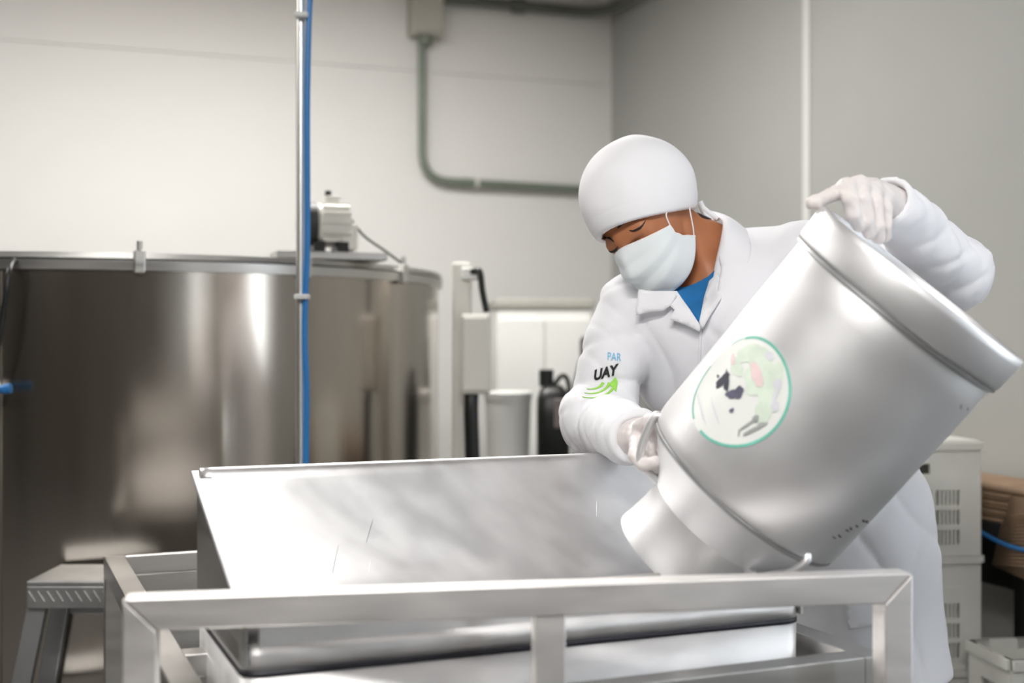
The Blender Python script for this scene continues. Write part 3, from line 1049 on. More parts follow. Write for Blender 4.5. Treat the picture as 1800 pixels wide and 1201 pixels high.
# ================================================================== trough (hopper)
BX0, BX1 = 0.076, 0.924
BYF, BYR = 1.189, 0.80
ZB = 0.7264
ZREAR, ZFRONT = 0.951, 0.8087
WT = 0.006
tr = thing('pouring_trough', 'open stainless steel trough with high back wall taking the milk', 'trough', tp(0.4, 0.9, 0.55))

# inner scoop: rear wall bending into a sloping floor up to the low front
def scoop_row(x):
    zf = ZFRONT if x < BX1 - 0.24 else 0.742
    pr = [(BYR - 0.012, ZREAR - 0.012), (BYR - 0.006, ZREAR), (BYR + 0.006, ZREAR + 0.003), (BYR + 0.016, ZREAR - 0.006), (BYR + 0.022, ZREAR - 0.03),
          (BYR + 0.042, ZREAR - 0.085), (BYR + 0.064, ZREAR - 0.14), (BYR + 0.088, ZREAR - 0.19), (BYR + 0.125, ZREAR - 0.225), (BYR + 0.22, ZREAR - 0.232),
          (BYF - 0.05, ZREAR - 0.215), (BYF - 0.012, zf - 0.03 + (0.025 if zf < ZFRONT else 0)), (BYF - 0.006, zf)]
    return [tp(x, y, z) for y, z in pr]


xs = [BX0 + 0.004 + (BX1 - BX0 - 0.008) * k / 24 for k in range(25)]
grid_patch('scoop', [scoop_row(x) for x in xs], M['trough_steel'], tr, 0.004, 1)
# thin scratches on the inside of the back wall
def wall_on(x, dz):
    """point on the sloping inside, dz below the rim"""
    yy = BYR + 0.022 + (dz - 0.03) * 0.40
    return tp(x, yy + 0.0022, ZREAR - dz)


for x0, z0, x1, z1 in ((0.26, 0.195, 0.285, 0.12), (0.33, 0.12, 0.345, 0.085), (0.325, 0.18, 0.335, 0.14), (0.74, 0.10, 0.745, 0.075)):
    tube('scratch', [wall_on(x0, z0), wall_on((x0 + x1) / 2, (z0 + z1) / 2), wall_on(x1, z1)], [0.0002, 0.0005, 0.0002], M['alu_dull'], tr, 5)
# front skirt with rounded corners, upper and lower with a black gasket between
def skirt(name, z0, z1, mat, grow=0.0, ztop_r=None):
    bm = bmesh.new()
    c = 0.028
    pts = []
    def arc(cx, cy, a0):
        for k in range(7):
            a = math.radians(a0 + 90 * k / 6)
            pts.append((cx + (c + grow) * math.cos(a), cy + (c + grow) * math.sin(a)))
    # loop in (x, y) with y towards the viewer
    arc(BX1 - c, BYF - c, 0)
    arc(BX0 + c, BYF - c, 90)
    arc(BX0 + c, BYR + c, 180)
    arc(BX1 - c, BYR + c, 270)
    def top(y):
        if ztop_r is None:
            return z1
        f = max(0, min(1, (y - BYR) / (BYF - BYR)))
        return ztop_r * (1 - f) + z1 * f
    lo = [bm.verts.new(tp(x, y, z0)) for x, y in pts]
    hi = [bm.verts.new(tp(x, y, top(y))) for x, y in pts]
    n = len(pts)
    for i in range(n):
        bm.faces.new((lo[i], lo[(i + 1) % n], hi[(i + 1) % n], hi[i]))
    o = from_bm(name, bm, mat, tr, smooth=True, angle=40)
    s = o.modifiers.new('thick', 'SOLIDIFY')
    s.thickness = 0.003
    s.offset = -1
    return o


skirt('lower_skirt', 0.54, ZB - 0.003, M['skirt_steel'])
set_props(skirt('gasket', ZB - 0.0035, ZB + 0.0035, M['gasket'], 0.0012), 'thin black rubber gasket')
skirt('upper_skirt', ZB + 0.003, 0.762, M['skirt_steel'])
tbx = box('trough_base', tp((BX0 + BX1) / 2, (BYF + BYR) / 2, 0.545), (BX1 - BX0 - 0.02, BYF - BYR - 0.02, 0.012), M['steel'], tr, AXT)


def end_wall(x, zr, zf, name):
    """side plate with a sloping flanged top edge"""
    y0, y1 = BYR, BYF
    hexa(name, [tp(x, y0, 0.735), tp(x + WT, y0, 0.735), tp(x + WT, y1, 0.735), tp(x, y1, 0.735),
                tp(x, y0, zr), tp(x + WT, y0, zr), tp(x + WT, y1, zf), tp(x, y1, zf)], M['steel'], tr, 0.001)


end_wall(BX0, ZREAR - 0.006, ZFRONT, 'side_wall')
end_wall(BX1 - WT, 0.79, 0.78, 'side_wall')
# flange along the left sloping edge
for k in range(1):
    A, B = tp(BX0 - 0.004, BYR - 0.008, ZREAR - 0.004), tp(BX0 - 0.004, BYF, ZFRONT + 0.004)
    dv = (B - A)
    up = ta.cross(dv.normalized())
    if up.z < 0:
        up = -up
    box('edge_flange', (A + B) / 2 + ta * 0.010, (0.030, dv.length, 0.006), M['alu_dull'], tr, (ta, dv.normalized(), up), 0.002)
# front lip
tube('front_lip', [tp(BX0 + 0.01, BYF, ZFRONT), tp(BX1 - 0.25, BYF, ZFRONT)], 0.007, M['steel'], tr, 12)
box('front_wall', tp((BX0 + BX1 - 0.24) / 2, BYF - 0.003, (0.758 + ZFRONT - 0.004) / 2), (BX1 - BX0 - 0.28, 0.005, ZFRONT - 0.762), M['skirt_steel'], tr, AXT, 0.001)
tube('end_roll', [tp(BX1 - 0.005, BYF - 0.01, 0.760), tp(BX1 + 0.012, BYF - 0.06, 0.760), tp(BX1 + 0.012, BYF - 0.25, 0.762)], 0.010, M['steel'], tr, 12)

# ================================================================== milk can
CB = at(1620, 495, 1.83)
CMo = at(1197, 984, 1.974)
cax = (CMo - CB)
CL = cax.length
cax.normalize()
can = thing('milk_can', 'dull aluminium milk can tipped over the trough with round sticker', 'milk can', CB + cax * CL)
body_prof = [(0.058, 0.1735), (0.10, 0.1735), (0.30, 0.1735), (0.385, 0.1735), (0.400, 0.172), (0.412, 0.167), (0.422, 0.158), (0.44, 0.142), (0.462, 0.124), (0.476, 0.1135), (0.486, 0.108)]
lathe('can_body', CB, cax, [(0.03, 0.0), (0.03, 0.165), (0.055, 0.1725)] + body_prof, M['alu'], can, 128, 60)
lathe('base_band', CB, cax, [(0.028, 0.172), (0.004, 0.1745), (0.0, 0.178), (0.002, 0.1815), (0.012, 0.1825), (0.050, 0.1815), (0.056, 0.179), (0.058, 0.1735)], M['alu'], can, 128, 60)
lathe('base_groove', CB, cax, [(0.0565, 0.1795), (0.061, 0.1795), (0.0635, 0.1735)], M['alu_dull'], can, 128, 60)
lathe('neck', CB, cax, [(0.482, 0.1085), (0.492, 0.1065), (0.52, 0.107), (0.552, 0.111), (0.566, 0.1135), (0.571, 0.1135), (0.572, 0.110), (0.566, 0.1085), (0.52, 0.103), (0.488, 0.102), (0.47, 0.112)], M['alu'], can, 128, 60)
lathe('shoulder_bead', CB, cax, [(0.406, 0.1705), (0.409, 0.1712), (0.414, 0.1668)], M['alu_dull'], can, 128, 60)
cxv = Vector((-0.757, 0, -0.65)).cross(cax)
# radial directions: r1 = up-left in the picture, r2 = towards the viewer
r1 = (Vector((-0.757, 0, 0.65)) - cax * Vector((-0.757, 0, 0.65)).dot(cax)).normalized()
r2 = cax.cross(r1).normalized()
if r2.y > 0:
    r2 = -r2


def canp(t, ang, r):
    a = math.radians(ang)
    return CB + cax * t + (r1 * math.cos(a) + r2 * math.sin(a)) * r


# handles: one at the upper left (held), one on the underside
for ang0, nm in ((2, 'handle'), (128, 'handle')):
    hpts = [canp(0.398, ang0, 0.168), canp(0.402, ang0, 0.174), canp(0.412, ang0, 0.1755), canp(0.44, ang0, 0.168), canp(0.464, ang0, 0.158), canp(0.476, ang0, 0.149), canp(0.481, ang0, 0.138), canp(0.484, ang0, 0.104)]
    tube(nm, smooth_path(hpts, 6), 0.0068, M['alu'], can, 12)
for ang0 in (118, 123):
    pass
# dents and scrapes low on the side
def can_at(px, py):
    best = None
    for it in range(60):
        t = 0.06 + 0.34 * it / 59
        for ia in range(20, 170):
            q = canp(t, ia, 0.1736)
            e = (CX + q.x / q.y * FPX - px) ** 2 + (CY - (q.z - CAMZ) / q.y * FPX - py) ** 2
            if best is None or e < best[0]:
                best = (e, t, ia)
    return best[1], best[2]


for px, py, ln, an, rr in ((1464, 942, 0.004, 5, 0.0013), (1474, 937, 0.006, 5, 0.0016), (1485, 932, 0.003, 5, 0.0014), (1495, 926, 0.007, 4, 0.0018), (1505, 922, 0.004, 5, 0.0016), (1515, 917, 0.005, 5, 0.0022), (1523, 913, 0.006, 4, 0.0024),
                           (1690, 712, 0.016, 3, 0.0012), (1704, 714, 0.012, 3, 0.0012)):
    t, a = can_at(px, py)
    tube('scrape', [canp(t, a, 0.1728), canp(t + ln * 0.3, a + an * 0.5, 0.1736), canp(t + ln * 0.5, a + an, 0.1728)], [rr * 0.5, rr, rr * 0.5], M['dent'] if py > 800 else M['alu_dull'], can, 6)

# round sticker, wrapped on the can
LT, LA, LR = 0.272, 45.0, 0.083


def labp(x, y, lift=0.0006):
    """sticker plane: x right, y up in the picture when seen square on"""
    # picture-up-right axis directions expressed along (t, arc)
    dx = Vector((1, 0, 0))
    tt_ = LT + x * LUX[0] + y * LUY[0]
    ss_ = x * LUX[1] + y * LUY[1]
    return canp(tt_, LA + math.degrees(ss_ / 0.1735), 0.1735 + lift)


# picture axes in (t, arc) space: cax runs down-left, increasing angle runs to the lower right
LUX = (-0.577, 0.817)
LUY = (-0.817, -0.577)


def lab_disc(name, cx, cy, rx, ry, rot, mat, parent, lift, n=28, inner=0.0, a0=0, a1=360, rings=6, wob=0.0):
    verts, faces = [], []
    full = abs(a1 - a0) >= 360
    na = n + (0 if full else 1)
    cr_, sr_ = math.cos(math.radians(rot)), math.sin(math.radians(rot))
    for i in range(rings + 1):
        f = inner + (1 - inner) * i / rings
        for k in range(na):
            a = math.radians(a0 + (a1 - a0) * k / n)
            w = 1 + wob * (math.sin(3 * a + cx * 90) * 0.6 + math.sin(5 * a + cy * 130) * 0.5)
            x, y = rx * f * w * math.cos(a), ry * f * w * math.sin(a)
            verts.append(labp(cx + x * cr_ - y * sr_, cy + x * sr_ + y * cr_, lift))
    for i in range(rings):
        for k in range(n):
            k2 = (k + 1) % na if full else k + 1
            faces.append((i * na + k, i * na + k2, (i + 1) * na + k2, (i + 1) * na + k))
    return from_data(name, verts, faces, mat, parent, smooth=True)


lab = lab_disc('sticker', 0, 0, LR, LR, 0, M['lab_white'], can, 0.0006, 64, 0.0, rings=12)
set_props(lab, 'round faded white sticker with green ring and coloured patches')
for a0, a1, th in ((-128, 20, 0.05), (20, 98, 0.05), (150, 215, 0.035), (100, 118, 0.02)):
    lab_disc('sticker_ring', 0, 0, LR * 0.995, LR * 0.995, 0, M['lab_ring'], lab, 0.0010, 40, 1 - th, a0, a1, 2)
for x, y, rx, ry, rot, m in (
        (0.030, 0.045, 0.030, 0.016, -35, 'lab_green'), (0.052, 0.010, 0.016, 0.034, -10, 'lab_green'), (0.004, 0.056, 0.020, 0.014, 20, 'lab_green'),
        (0.048, -0.022, 0.012, 0.024, -20, 'lab_green'), (-0.010, 0.034, 0.010, 0.017, 40, 'lab_green'), (0.024, 0.014, 0.014, 0.022, 25, 'lab_green'),
        (0.026, 0.027, 0.008, 0.0165, 25, 'lab_pink'), (0.034, 0.015, 0.006, 0.009, 10, 'lab_pink'), (-0.021, 0.046, 0.004, 0.010, 25, 'lab_pink'),
        (0.043, 0.052, 0.008, 0.006, -30, 'lab_lilac'), (0.062, 0.012, 0.006, 0.009, 0, 'lab_lilac'), (0.062, -0.018, 0.006, 0.007, 0, 'lab_lilac'),
        (0.060, -0.006, 0.003, 0.016, -10, 'lab_lilac'), (-0.058, -0.030, 0.0015, 0.030, 35, 'lab_lilac'), (-0.030, -0.034, 0.001, 0.024, 33, 'lab_lilac')):
    lab_disc('sticker_patch', x, y, rx, ry, rot, M[m], lab, 0.0014 if m == 'lab_green' else 0.0020, 28, 0.0, rings=7, wob=0.13)
for x, y, rx, ry, rot, m in (
        (-0.030, 0.013, 0.0065, 0.014, -42, 'lab_dark'), (-0.021, 0.011, 0.0050, 0.015, 15, 'lab_dark'), (-0.026, 0.017, 0.007, 0.008, 0, 'lab_dark'), (-0.041, 0.020, 0.003, 0.002, -40, 'lab_dark'),
        (-0.027, 0.026, 0.0012, 0.005, 0, 'lab_dark'), (-0.004, -0.006, 0.013, 0.0065, 12, 'lab_slate'), (0.005, -0.003, 0.0065, 0.0095, 0, 'lab_slate'),
        (-0.002, -0.030, 0.004, 0.0028, 30, 'lab_slate')):
    lab_disc('sticker_patch', x, y, rx, ry, rot, M[m], lab, 0.0026, 22, 0.0, rings=4, wob=0.16)
for x, y, rx, ry, rot in ((0.036, -0.038, 0.0045, 0.0055, -30), (0.026, -0.047, 0.0018, 0.016, -50), (0.036, -0.053, 0.0026, 0.020, -58), (0.014, -0.060, 0.0016, 0.005, 0), (0.044, -0.046, 0.003, 0.006, -50)):
    lab_disc('sticker_patch', x, y, rx, ry, rot, M['lab_grey'], lab, 0.0026, 18, 0.0, rings=4, wob=0.1)

# ================================================================== the worker
HC = at(1121, 367, 2.35)                      # centre of the head


def head_axes(yaw, pitch, roll):
    y, p, r = (math.radians(v) for v in (yaw, pitch, roll))
    F = Vector((-math.sin(y) * math.cos(p), -math.cos(y) * math.cos(p), -math.sin(p)))
    Uv = Vector((-math.sin(y) * math.sin(p), -math.cos(y) * math.sin(p), math.cos(p)))
    S = Uv.cross(F)
    return S * math.cos(r) + Uv * math.sin(r), F, Uv * math.cos(r) - S * math.sin(r)


HS, HF, HU = head_axes(40, 35, 22)            # towards his left ear, his nose, his crown
HR = np.array([list(HS), list(HF), list(HU)], dtype=np.float32)


def hd(s, f, u):
    return HC + HS * s + HF * f + HU * u


person = thing('person', 'worker in white coat, cap, face mask and gloves tipping the milk can', 'person', (0.70, 2.45, 0))

# joints
NECK0 = at(1248, 448, 2.40)
SH_R = at(1112, 538, 2.40)
EL_R = at(1048, 742, 2.37)
WR_R = at(1116, 768, 2.10)
SH_L = at(1425, 452, 2.34)
EL_L = at(1664, 478, 2.20)
WR_L = at(1572, 368, 1.985)
CHEST = at(1275, 560, 2.40)
BELLY = at(1388, 770, 2.44)
PELV = at(1478, 920, 2.46)
HIP_R, HIP_L = Vector((0.57, 2.52, 0.80)), Vector((0.70, 2.46, 0.80))
KN_R, KN_L = Vector((0.56, 2.52, 0.45)), Vector((0.74, 2.46, 0.45))
AN_R, AN_L = Vector((0.56, 2.56, 0.09)), Vector((0.76, 2.48, 0.09))


def head_sdf(P):
    q = (P - arr(HC)) @ HR.T                   # columns: s, f, u
    d = sd_ell(q, (0, -0.008, 0.012), (0.076, 0.094, 0.098))
    d = smin(d, sd_ell(q, (0, 0.034, -0.062), (0.060, 0.060, 0.066)), 0.035)
    d = smin(d, sd_cap(q, (0.030, 0.050, -0.110), (-0.030, 0.050, -0.110), 0.020, 0.020), 0.03)
    # brow, nose, cheeks
    d = smin(d, sd_cap(q, (0.042, 0.070, -0.022), (0, 0.083, -0.018), 0.012, 0.012), 0.016)
    d = smin(d, sd_cap(q, (-0.042, 0.070, -0.022), (0, 0.083, -0.018), 0.012, 0.012), 0.016)
    d = smin(d, sd_cap(q, (0, 0.084, -0.028), (0, 0.104, -0.072), 0.009, 0.012), 0.012)
    for s in (1, -1):
        d = smin(d, sd_ell(q, (s * 0.040, 0.056, -0.064), (0.022, 0.018, 0.018)), 0.02)
        d = smax(d, -sd_ell(q, (s * 0.033, 0.094, -0.042), (0.017, 0.016, 0.011)), 0.012)
        d = smin(d, sd_ell(q, (s * 0.032, 0.070, -0.043), (0.015, 0.0155, 0.0125)), 0.004)
    return d


def body_sdf(P):
    d = head_sdf(P)
    nk = hd(0, -0.035, -0.07)
    d = smin(d, sd_cap(P, nk, NECK0, 0.054, 0.047), 0.03)
    d = smin(d, sd_cap(P, hd(0.045, -0.02, -0.09), NECK0 + Vector((0.0, -0.06, -0.06)), 0.014, 0.012), 0.02)
    d = smin(d, sd_cap(P, NECK0, CHEST + Vector((0, 0.03, 0)), 0.055, 0.085), 0.04)
    d = smin(d, sd_cap(P, SH_R, SH_L, 0.040, 0.040), 0.02)
    d = smin(d, sd_cap(P, CHEST, BELLY, 0.10, 0.095), 0.05)
    d = smin(d, sd_cap(P, BELLY, PELV, 0.095, 0.10), 0.05)
    for s, e, w in ((SH_R, EL_R, WR_R), (SH_L, EL_L, WR_L)):
        d = smin(d, sd_cap(P, s, e, 0.042, 0.034), 0.02)
        d = smin(d, sd_cap(P, e, w, 0.034, 0.024), 0.02)
    for h, k, a in ((HIP_R, KN_R, AN_R), (HIP_L, KN_L, AN_L)):
        d = smin(d, sd_cap(P, h, k, 0.065, 0.045), 0.03)
        d = smin(d, sd_cap(P, k, a, 0.045, 0.032), 0.02)
        d = smin(d, sd_cap(P, a + Vector((0, 0.02, -0.05)), a + Vector((-0.05, -0.13, -0.055)), 0.03, 0.026), 0.02)
    return d


body = sdf_obj('body', body_sdf, axis_grid((0.07, 0.10, 0.010), (0.10, 0.38, 0.0035), (0.38, 0.95, 0.010)),
               axis_grid((1.93, 2.18, 0.010), (2.18, 2.50, 0.0035), (2.50, 2.72, 0.010)),
               axis_grid((0.0, 1.24, 0.012), (1.24, 1.56, 0.0035)), M['skin'], person, 2)

# --- cap
def cap_sdf(P):
    q = (P - arr(HC)) @ HR.T
    d = sd_ell(q, (0.0, -0.010, 0.014), (0.093, 0.115, 0.112))
    d = smin(d, sd_ell(q, (0.0, -0.056, 0.018), (0.088, 0.078, 0.090)), 0.05)
    # band: a slight step above the brim
    brim = q[:, 2] - (-0.043 + 0.47 * q[:, 1] + 1.0 * q[:, 1] ** 2)
    d = d + 0.0009 * np.exp(-((brim - 0.034) / 0.0035) ** 2)
    n = np.sin(q[:, 0] * 60 + q[:, 2] * 25 + 2 * np.sin(q[:, 1] * 30)) * np.sin(q[:, 1] * 42 + q[:, 2] * 30)
    d = d + 0.0016 * n * np.clip((brim - 0.03) / 0.03, 0, 1)
    inner = d + 0.011
    shell = smax(d, -inner, 0.002)
    return smax(shell, -brim, 0.003)


cap = sdf_obj('cap', cap_sdf, axis_grid((0.09, 0.40, 0.0026)), axis_grid((2.18, 2.52, 0.0026)), axis_grid((1.24, 1.56, 0.0026)), M['cap'], person, 4)
# tie at the back of the cap
for k, (p0, p1, p2) in enumerate((((-0.10, 0.02), (1238, 368), (1262, 386)), ((-0.10, 0.02), (1240, 376), (1252, 392)))):
    pa_ = at(1230, 355, 2.40)
    tube('cap_tie', smooth_path([pa_, at(*p1, 2.40), at(*p2, 2.39)], 5), [0.006] * 10 + [0.004], M['cap'], cap, 8)
# hair at the nape
hr = sdf_obj('hair', lambda P: smax(body_sdf(P) - 0.0022, sd_ell(P, at(1238, 378, 2.395), (0.020, 0.05, 0.015)), 0.006),
             axis_grid((0.28, 0.45, 0.004)), axis_grid((2.28, 2.50, 0.004)), axis_grid((1.32, 1.44, 0.004)), M['hair'], person, 1)


# --- face details drawn on the head surface
body_bvh = bvh_of([body])


def face_strip(name, pxs, mat, r0, r1, parent=body, lift=0.0005):
    pts = []
    for x, y in pxs:
        d = (at(x, y, 1.0) - EYE).normalized()
        loc, nrm, _, _ = body_bvh.ray_cast(EYE, d)
        if loc is None:
            loc = at(x, y, 2.29)
        pts.append(loc - d * lift)
    pts = smooth_path(pts, 4)
    n = len(pts)
    rs = [max(0.0004, r0 + (r1 - r0) * math.sin(math.pi * i / (n - 1))) for i in range(n)]
    return tube(name, pts, rs, mat, parent, 6)


face_strip('eyebrow', [(1086, 401), (1092, 394), (1100, 388), (1112, 383)], M['hair'], 0.0010, 0.0030)
face_strip('eyelash', [(1106, 405), (1113, 406), (1121, 403), (1128, 398), (1135, 388)], M['hair'], 0.0006, 0.0022)
face_strip('eyebrow', [(1058, 420), (1064, 418), (1072, 419), (1079, 425)], M['hair'], 0.0010, 0.0026)
face_strip('eyelash', [(1070, 441), (1076, 443), (1081, 440), (1086, 434)], M['hair'], 0.0008, 0.0028)

# --- face mask
def mask_rows():
    rows = []
    nv, nt_ = 37, 25
    for i in range(nv):
        v = i / (nv - 1)
        row = []
        for j in range(nt_):
            w = -1 + 2 * j / (nt_ - 1)
            aw = abs(w)
            th = math.radians((66 + 20 * v ** 0.8) * w)
            edge = aw ** 3
            # vertical extent: tall in the middle, gathered to the ears
            ut = -0.028 - 0.022 * aw ** 1.3
            ub = -0.152 + 0.052 * edge
            u = ut + (ub - ut) * v
            # close over the nose bridge, full over nose tip, back under the chin
            prof = 0.101 + 0.034 * math.sin(math.pi * min(1.0, 0.06 + v * 0.94)) ** 0.8 - 0.012 * v
            nose = 0.010 * math.exp(-(w / 0.20) ** 2) * math.exp(-((v - 0.30) / 0.22) ** 2)
            rf = prof + nose
            f = -0.012 + rf * math.cos(th) ** 0.85 + 0.010 * edge * math.sin(math.pi * v)
            s = 0.0785 * math.sin(th) * (1.0 - 0.14 * v)
            pleat = 0.0052 * (2 / math.pi) * math.asin(0.97 * math.sin(v * 3.0 * 2 * math.pi + 2.2 * aw)) * (1 - 0.6 * edge) * math.sin(math.pi * v)
            row.append(hd(s, f + pleat, u))
        rows.append(row)
    return rows


mrows = mask_rows()
mask = grid_patch('face_mask', mrows, M['mask'], person, 0.0018, 1)
top_l, bot_l = mrows[0][-1], mrows[-1][-1]
tube('mask_edge', mrows[0], 0.0016, M['loop'], mask, 6)
tube('mask_edge', [r[-1] for r in mrows], 0.0014, M['loop'], mask, 6)
tube('ear_loop', smooth_path([top_l, at(1171, 378, 2.275), at(1178, 366, 2.285), at(1192, 352, 2.30)], 5), 0.0013, M['loop'], mask, 6)
tube('ear_loop', smooth_path([bot_l, at(1220, 427, 2.315), at(1219, 405, 2.312), at(1215, 382, 2.31), at(1211, 360, 2.32)], 5), 0.0013, M['loop'], mask, 6)

# --- coat
def folds(P, dirs):
    out = np.zeros(len(P), dtype=np.float32)
    for d, fr, ph, wp, am in dirs:
        d = arr(Vector(d).normalized())
        t = P @ d
        warp = 1.7 * wp * (np.sin(P[:, 0] * 17 + ph * 3) + np.sin(P[:, 1] * 13 - ph) + np.sin(P[:, 2] * 15 + 2 * ph))
        sn = np.sin(t * fr + warp + ph)
        out += am * ((0.5 + 0.5 * np.sin(2 * (t * fr * 0.5 + warp) + ph)) - 0.8 * (1 - np.abs(sn)) ** 4)
    return out


def sleeve(P, s, e, w, rs, re, rw, seed):
    d = smin(sd_cap(P, s, e, rs, re), sd_cap(P, e, w, re, rw), 0.03)
    ax1 = (e - s).normalized()
    ax2 = (w - e).normalized()
    f1 = folds(P, [(ax1 + Vector((0.5, -0.3, 0.2)), 46, 0.3 + seed, 0.55, 0.010), (ax1 + Vector((-0.6, 0.2, 0.1)), 60, 1.7 + seed, 0.6, 0.006)])
    f2 = folds(P, [(ax2 + Vector((0.1, 0.2, 0.6)), 58, 0.9 + seed, 0.5, 0.009), (ax2 + Vector((0.3, -0.1, -0.7)), 75, 2.2 + seed, 0.6, 0.006)])
    wgt = np.clip((sd_cap(P, s, e, rs, re) - sd_cap(P, e, w, re, rw)) / 0.06 + 0.5, 0, 1)
    near = np.exp(-(((P - arr(e)) ** 2).sum(1)) / 0.018)
    return d - (f1 * (1 - wgt) + f2 * wgt) * (0.42 + 0.75 * near) + 0.001


def coat_sdf(P):
    chest_R = np.array([[0.90, -0.43, 0.06], [0.38, 0.86, 0.33], [-0.2, -0.28, 0.94]], dtype=np.float32)
    d = sd_ell(P, CHEST + Vector((0.0, 0.01, -0.065)), (0.185, 0.118, 0.17), chest_R)
    d = smin(d, sd_cap(P, SH_R + Vector((0.03, 0, -0.01)), at(1205, 508, 2.43), 0.066, 0.058), 0.05)
    d = smin(d, sd_cap(P, SH_L + Vector((-0.03, 0, -0.006)), at(1312, 458, 2.42), 0.066, 0.056), 0.05)
    d = smin(d, sd_cap(P, CHEST, BELLY, 0.150, 0.150), 0.06)
    d = smin(d, sd_cap(P, BELLY, PELV, 0.150, 0.152), 0.05)
    d = smin(d, sd_cap(P, PELV, PELV + Vector((0.045, 0.02, -0.34)), 0.152, 0.176), 0.10)
    d = d - folds(P, [((0.75, -0.1, 0.45), 19, 0.4, 0.4, 0.006), ((0.9, 0.3, -0.1), 24, 1.9, 0.5, 0.005)]) * np.clip((1.30 - P[:, 2]) / 0.15, 0.25, 1)
    sl = sleeve(P, SH_R + Vector((0.0, 0, 0.0)), EL_R, WR_R + (WR_R - EL_R) * 0.06, 0.066, 0.060, 0.046, 0.0)
    d = smin(d, sl, 0.012)
    sl = sleeve(P, SH_L, EL_L, WR_L + (WR_L - EL_L) * 0.14, 0.066, 0.064, 0.040, 1.3)
    d = smin(d, sl, 0.022)
    # neck opening, cuffs, hem
    d = smax(d, -sd_cap(P, NECK0 + Vector((-0.01, -0.02, -0.02)), NECK0 + (HC - NECK0) * 0.8, 0.060, 0.075), 0.012)
    d = smax(d, -sd_cap(P, NECK0, at(1212, 498, 2.28), 0.045, 0.045), 0.012)
    d = smax(d, -sd_cap(P, at(1238, 480, 2.30), at(1231, 562, 2.235), 0.030, 0.014), 0.010)
    for w, e, r in ((WR_R, EL_R, 0.031), (WR_L, EL_L, 0.031)):
        ax = (w - e).normalized()
        cut = (P - arr(w + ax * (0.012 if w.x < 0.4 else 0.038))) @ arr(ax)
        nearw = np.sqrt(((P - arr(w)) ** 2).sum(1)) - 0.10
        d = smax(d, -smax(-cut, nearw, 0.002), 0.004)
        d = smax(d, -sd_cap(P, e + (w - e) * 0.75, w + ax * 0.05, r, r), 0.004)
    d = smax(d, 0.50 - P[:, 2], 0.01)
    return d


coat = sdf_obj('coat', coat_sdf, axis_grid((0.04, 1.00, 0.0058)), axis_grid((1.92, 2.72, 0.0058)), axis_grid((0.48, 1.46, 0.0058)), M['coat'], person, 1)
coat_bvh = bvh_of([coat])
chest_bvh = bvh_of([coat, body])

# T-shirt in the neck opening, lapels, collar, front edge, pocket
drape('t_shirt', [(1180, 505), (1205, 505), (1225, 497), (1245, 486), (1262, 470), (1268, 490), (1252, 535), (1232, 575), (1215, 555), (1196, 530)], chest_bvh, M['shirt'], person, 0.009, 0.0015, 7, 2.27, smoothn=6)
drape('lapel', [(1180, 512), (1190, 512), (1232, 573), (1230, 584), (1205, 571), (1178, 562), (1186, 545), (1170, 530)], chest_bvh, M['coat'], coat, 0.017, 0.003, 7, 2.27, smoothn=6)
drape('collar', [(1122, 508), (1150, 512), (1186, 512), (1190, 520), (1180, 536), (1166, 547), (1142, 549), (1119, 554)], chest_bvh, M['coat'], coat, 0.021, 0.003, 7, 2.27, smoothn=6)
drape('lapel', [(1262, 480), (1268, 500), (1267, 525), (1250, 552), (1234, 580), (1229, 566), (1239, 520), (1247, 494)], chest_bvh, M['coat'], coat, 0.017, 0.003, 7, 2.27, smoothn=6)
drape('pocket', [(1478, 1050), (1492, 1108), (1560, 1096), (1560, 1050)], coat_bvh, M['coat'], coat, 0.004, 0.002, 9, 2.3, smoothn=3)
drape('front_edge', [(1229, 580), (1234, 578), (1231, 640), (1226, 700), (1221, 700), (1227, 640)], coat_bvh, M['coat'], coat, 0.004, 0.002, 5, 2.27, smoothn=3)
# standing collar: strip folded around the neck, rows from the inner edge over the fold to the outer edge
inner = [(1252, 496, 2.305), (1258, 462, 2.315), (1266, 430, 2.325), (1272, 400, 2.335), (1272, 384, 2.37), (1245, 380, 2.45)]
fold_ = [(1255, 498, 2.296), (1263, 464, 2.300), (1271, 428, 2.310), (1276, 394, 2.325), (1280, 376, 2.375), (1242, 368, 2.465)]
mid_ = [(1264, 498, 2.292), (1282, 474, 2.292), (1294, 440, 2.305), (1300, 408, 2.335), (1300, 386, 2.39), (1250, 374, 2.49)]
outer = [(1272, 494, 2.278), (1300, 482, 2.276), (1323, 457, 2.284), (1319, 422, 2.322), (1320, 402, 2.40), (1262, 390, 2.51)]
grid_patch('collar', [[at(*p) for p in r] for r in (inner, fold_, mid_, outer)], M['coat'], coat, 0.003, 2)

# prints on the right sleeve
def text_mesh(txt, shear=0.0, bold=0.0):
    cu = bpy.data.curves.new('lettering', 'FONT')
    cu.body = txt
    cu.size = 1.0
    cu.shear = shear
    cu.offset = bold
    cu.resolution_u = 3
    ob = bpy.data.objects.new('lettering', cu)
    COL.objects.link(ob)
    dg = bpy.context.evaluated_depsgraph_get()
    me = bpy.data.meshes.new_from_object(ob.evaluated_get(dg))
    bpy.data.objects.remove(ob)
    return me


def sleeve_print(name, me, mapping, mat, lift=0.0018):
    bm = bmesh.new()
    bm.from_mesh(me)
    bmesh.ops.triangulate(bm, faces=bm.faces[:])
    bmesh.ops.subdivide_edges(bm, edges=bm.edges[:], cuts=1)
    dl = 2.3
    for v in bm.verts:
        x, y = mapping(v.co.x, v.co.y)
        d = (at(x, y, 1.0) - EYE).normalized()
        loc, nrm, _, dist = coat_bvh.ray_cast(EYE, d)
        if loc is None:
            dist = dl
        else:
            dl = dist
        v.co = EYE + d * (dist - lift)
    return from_bm(name, bm, mat, coat)


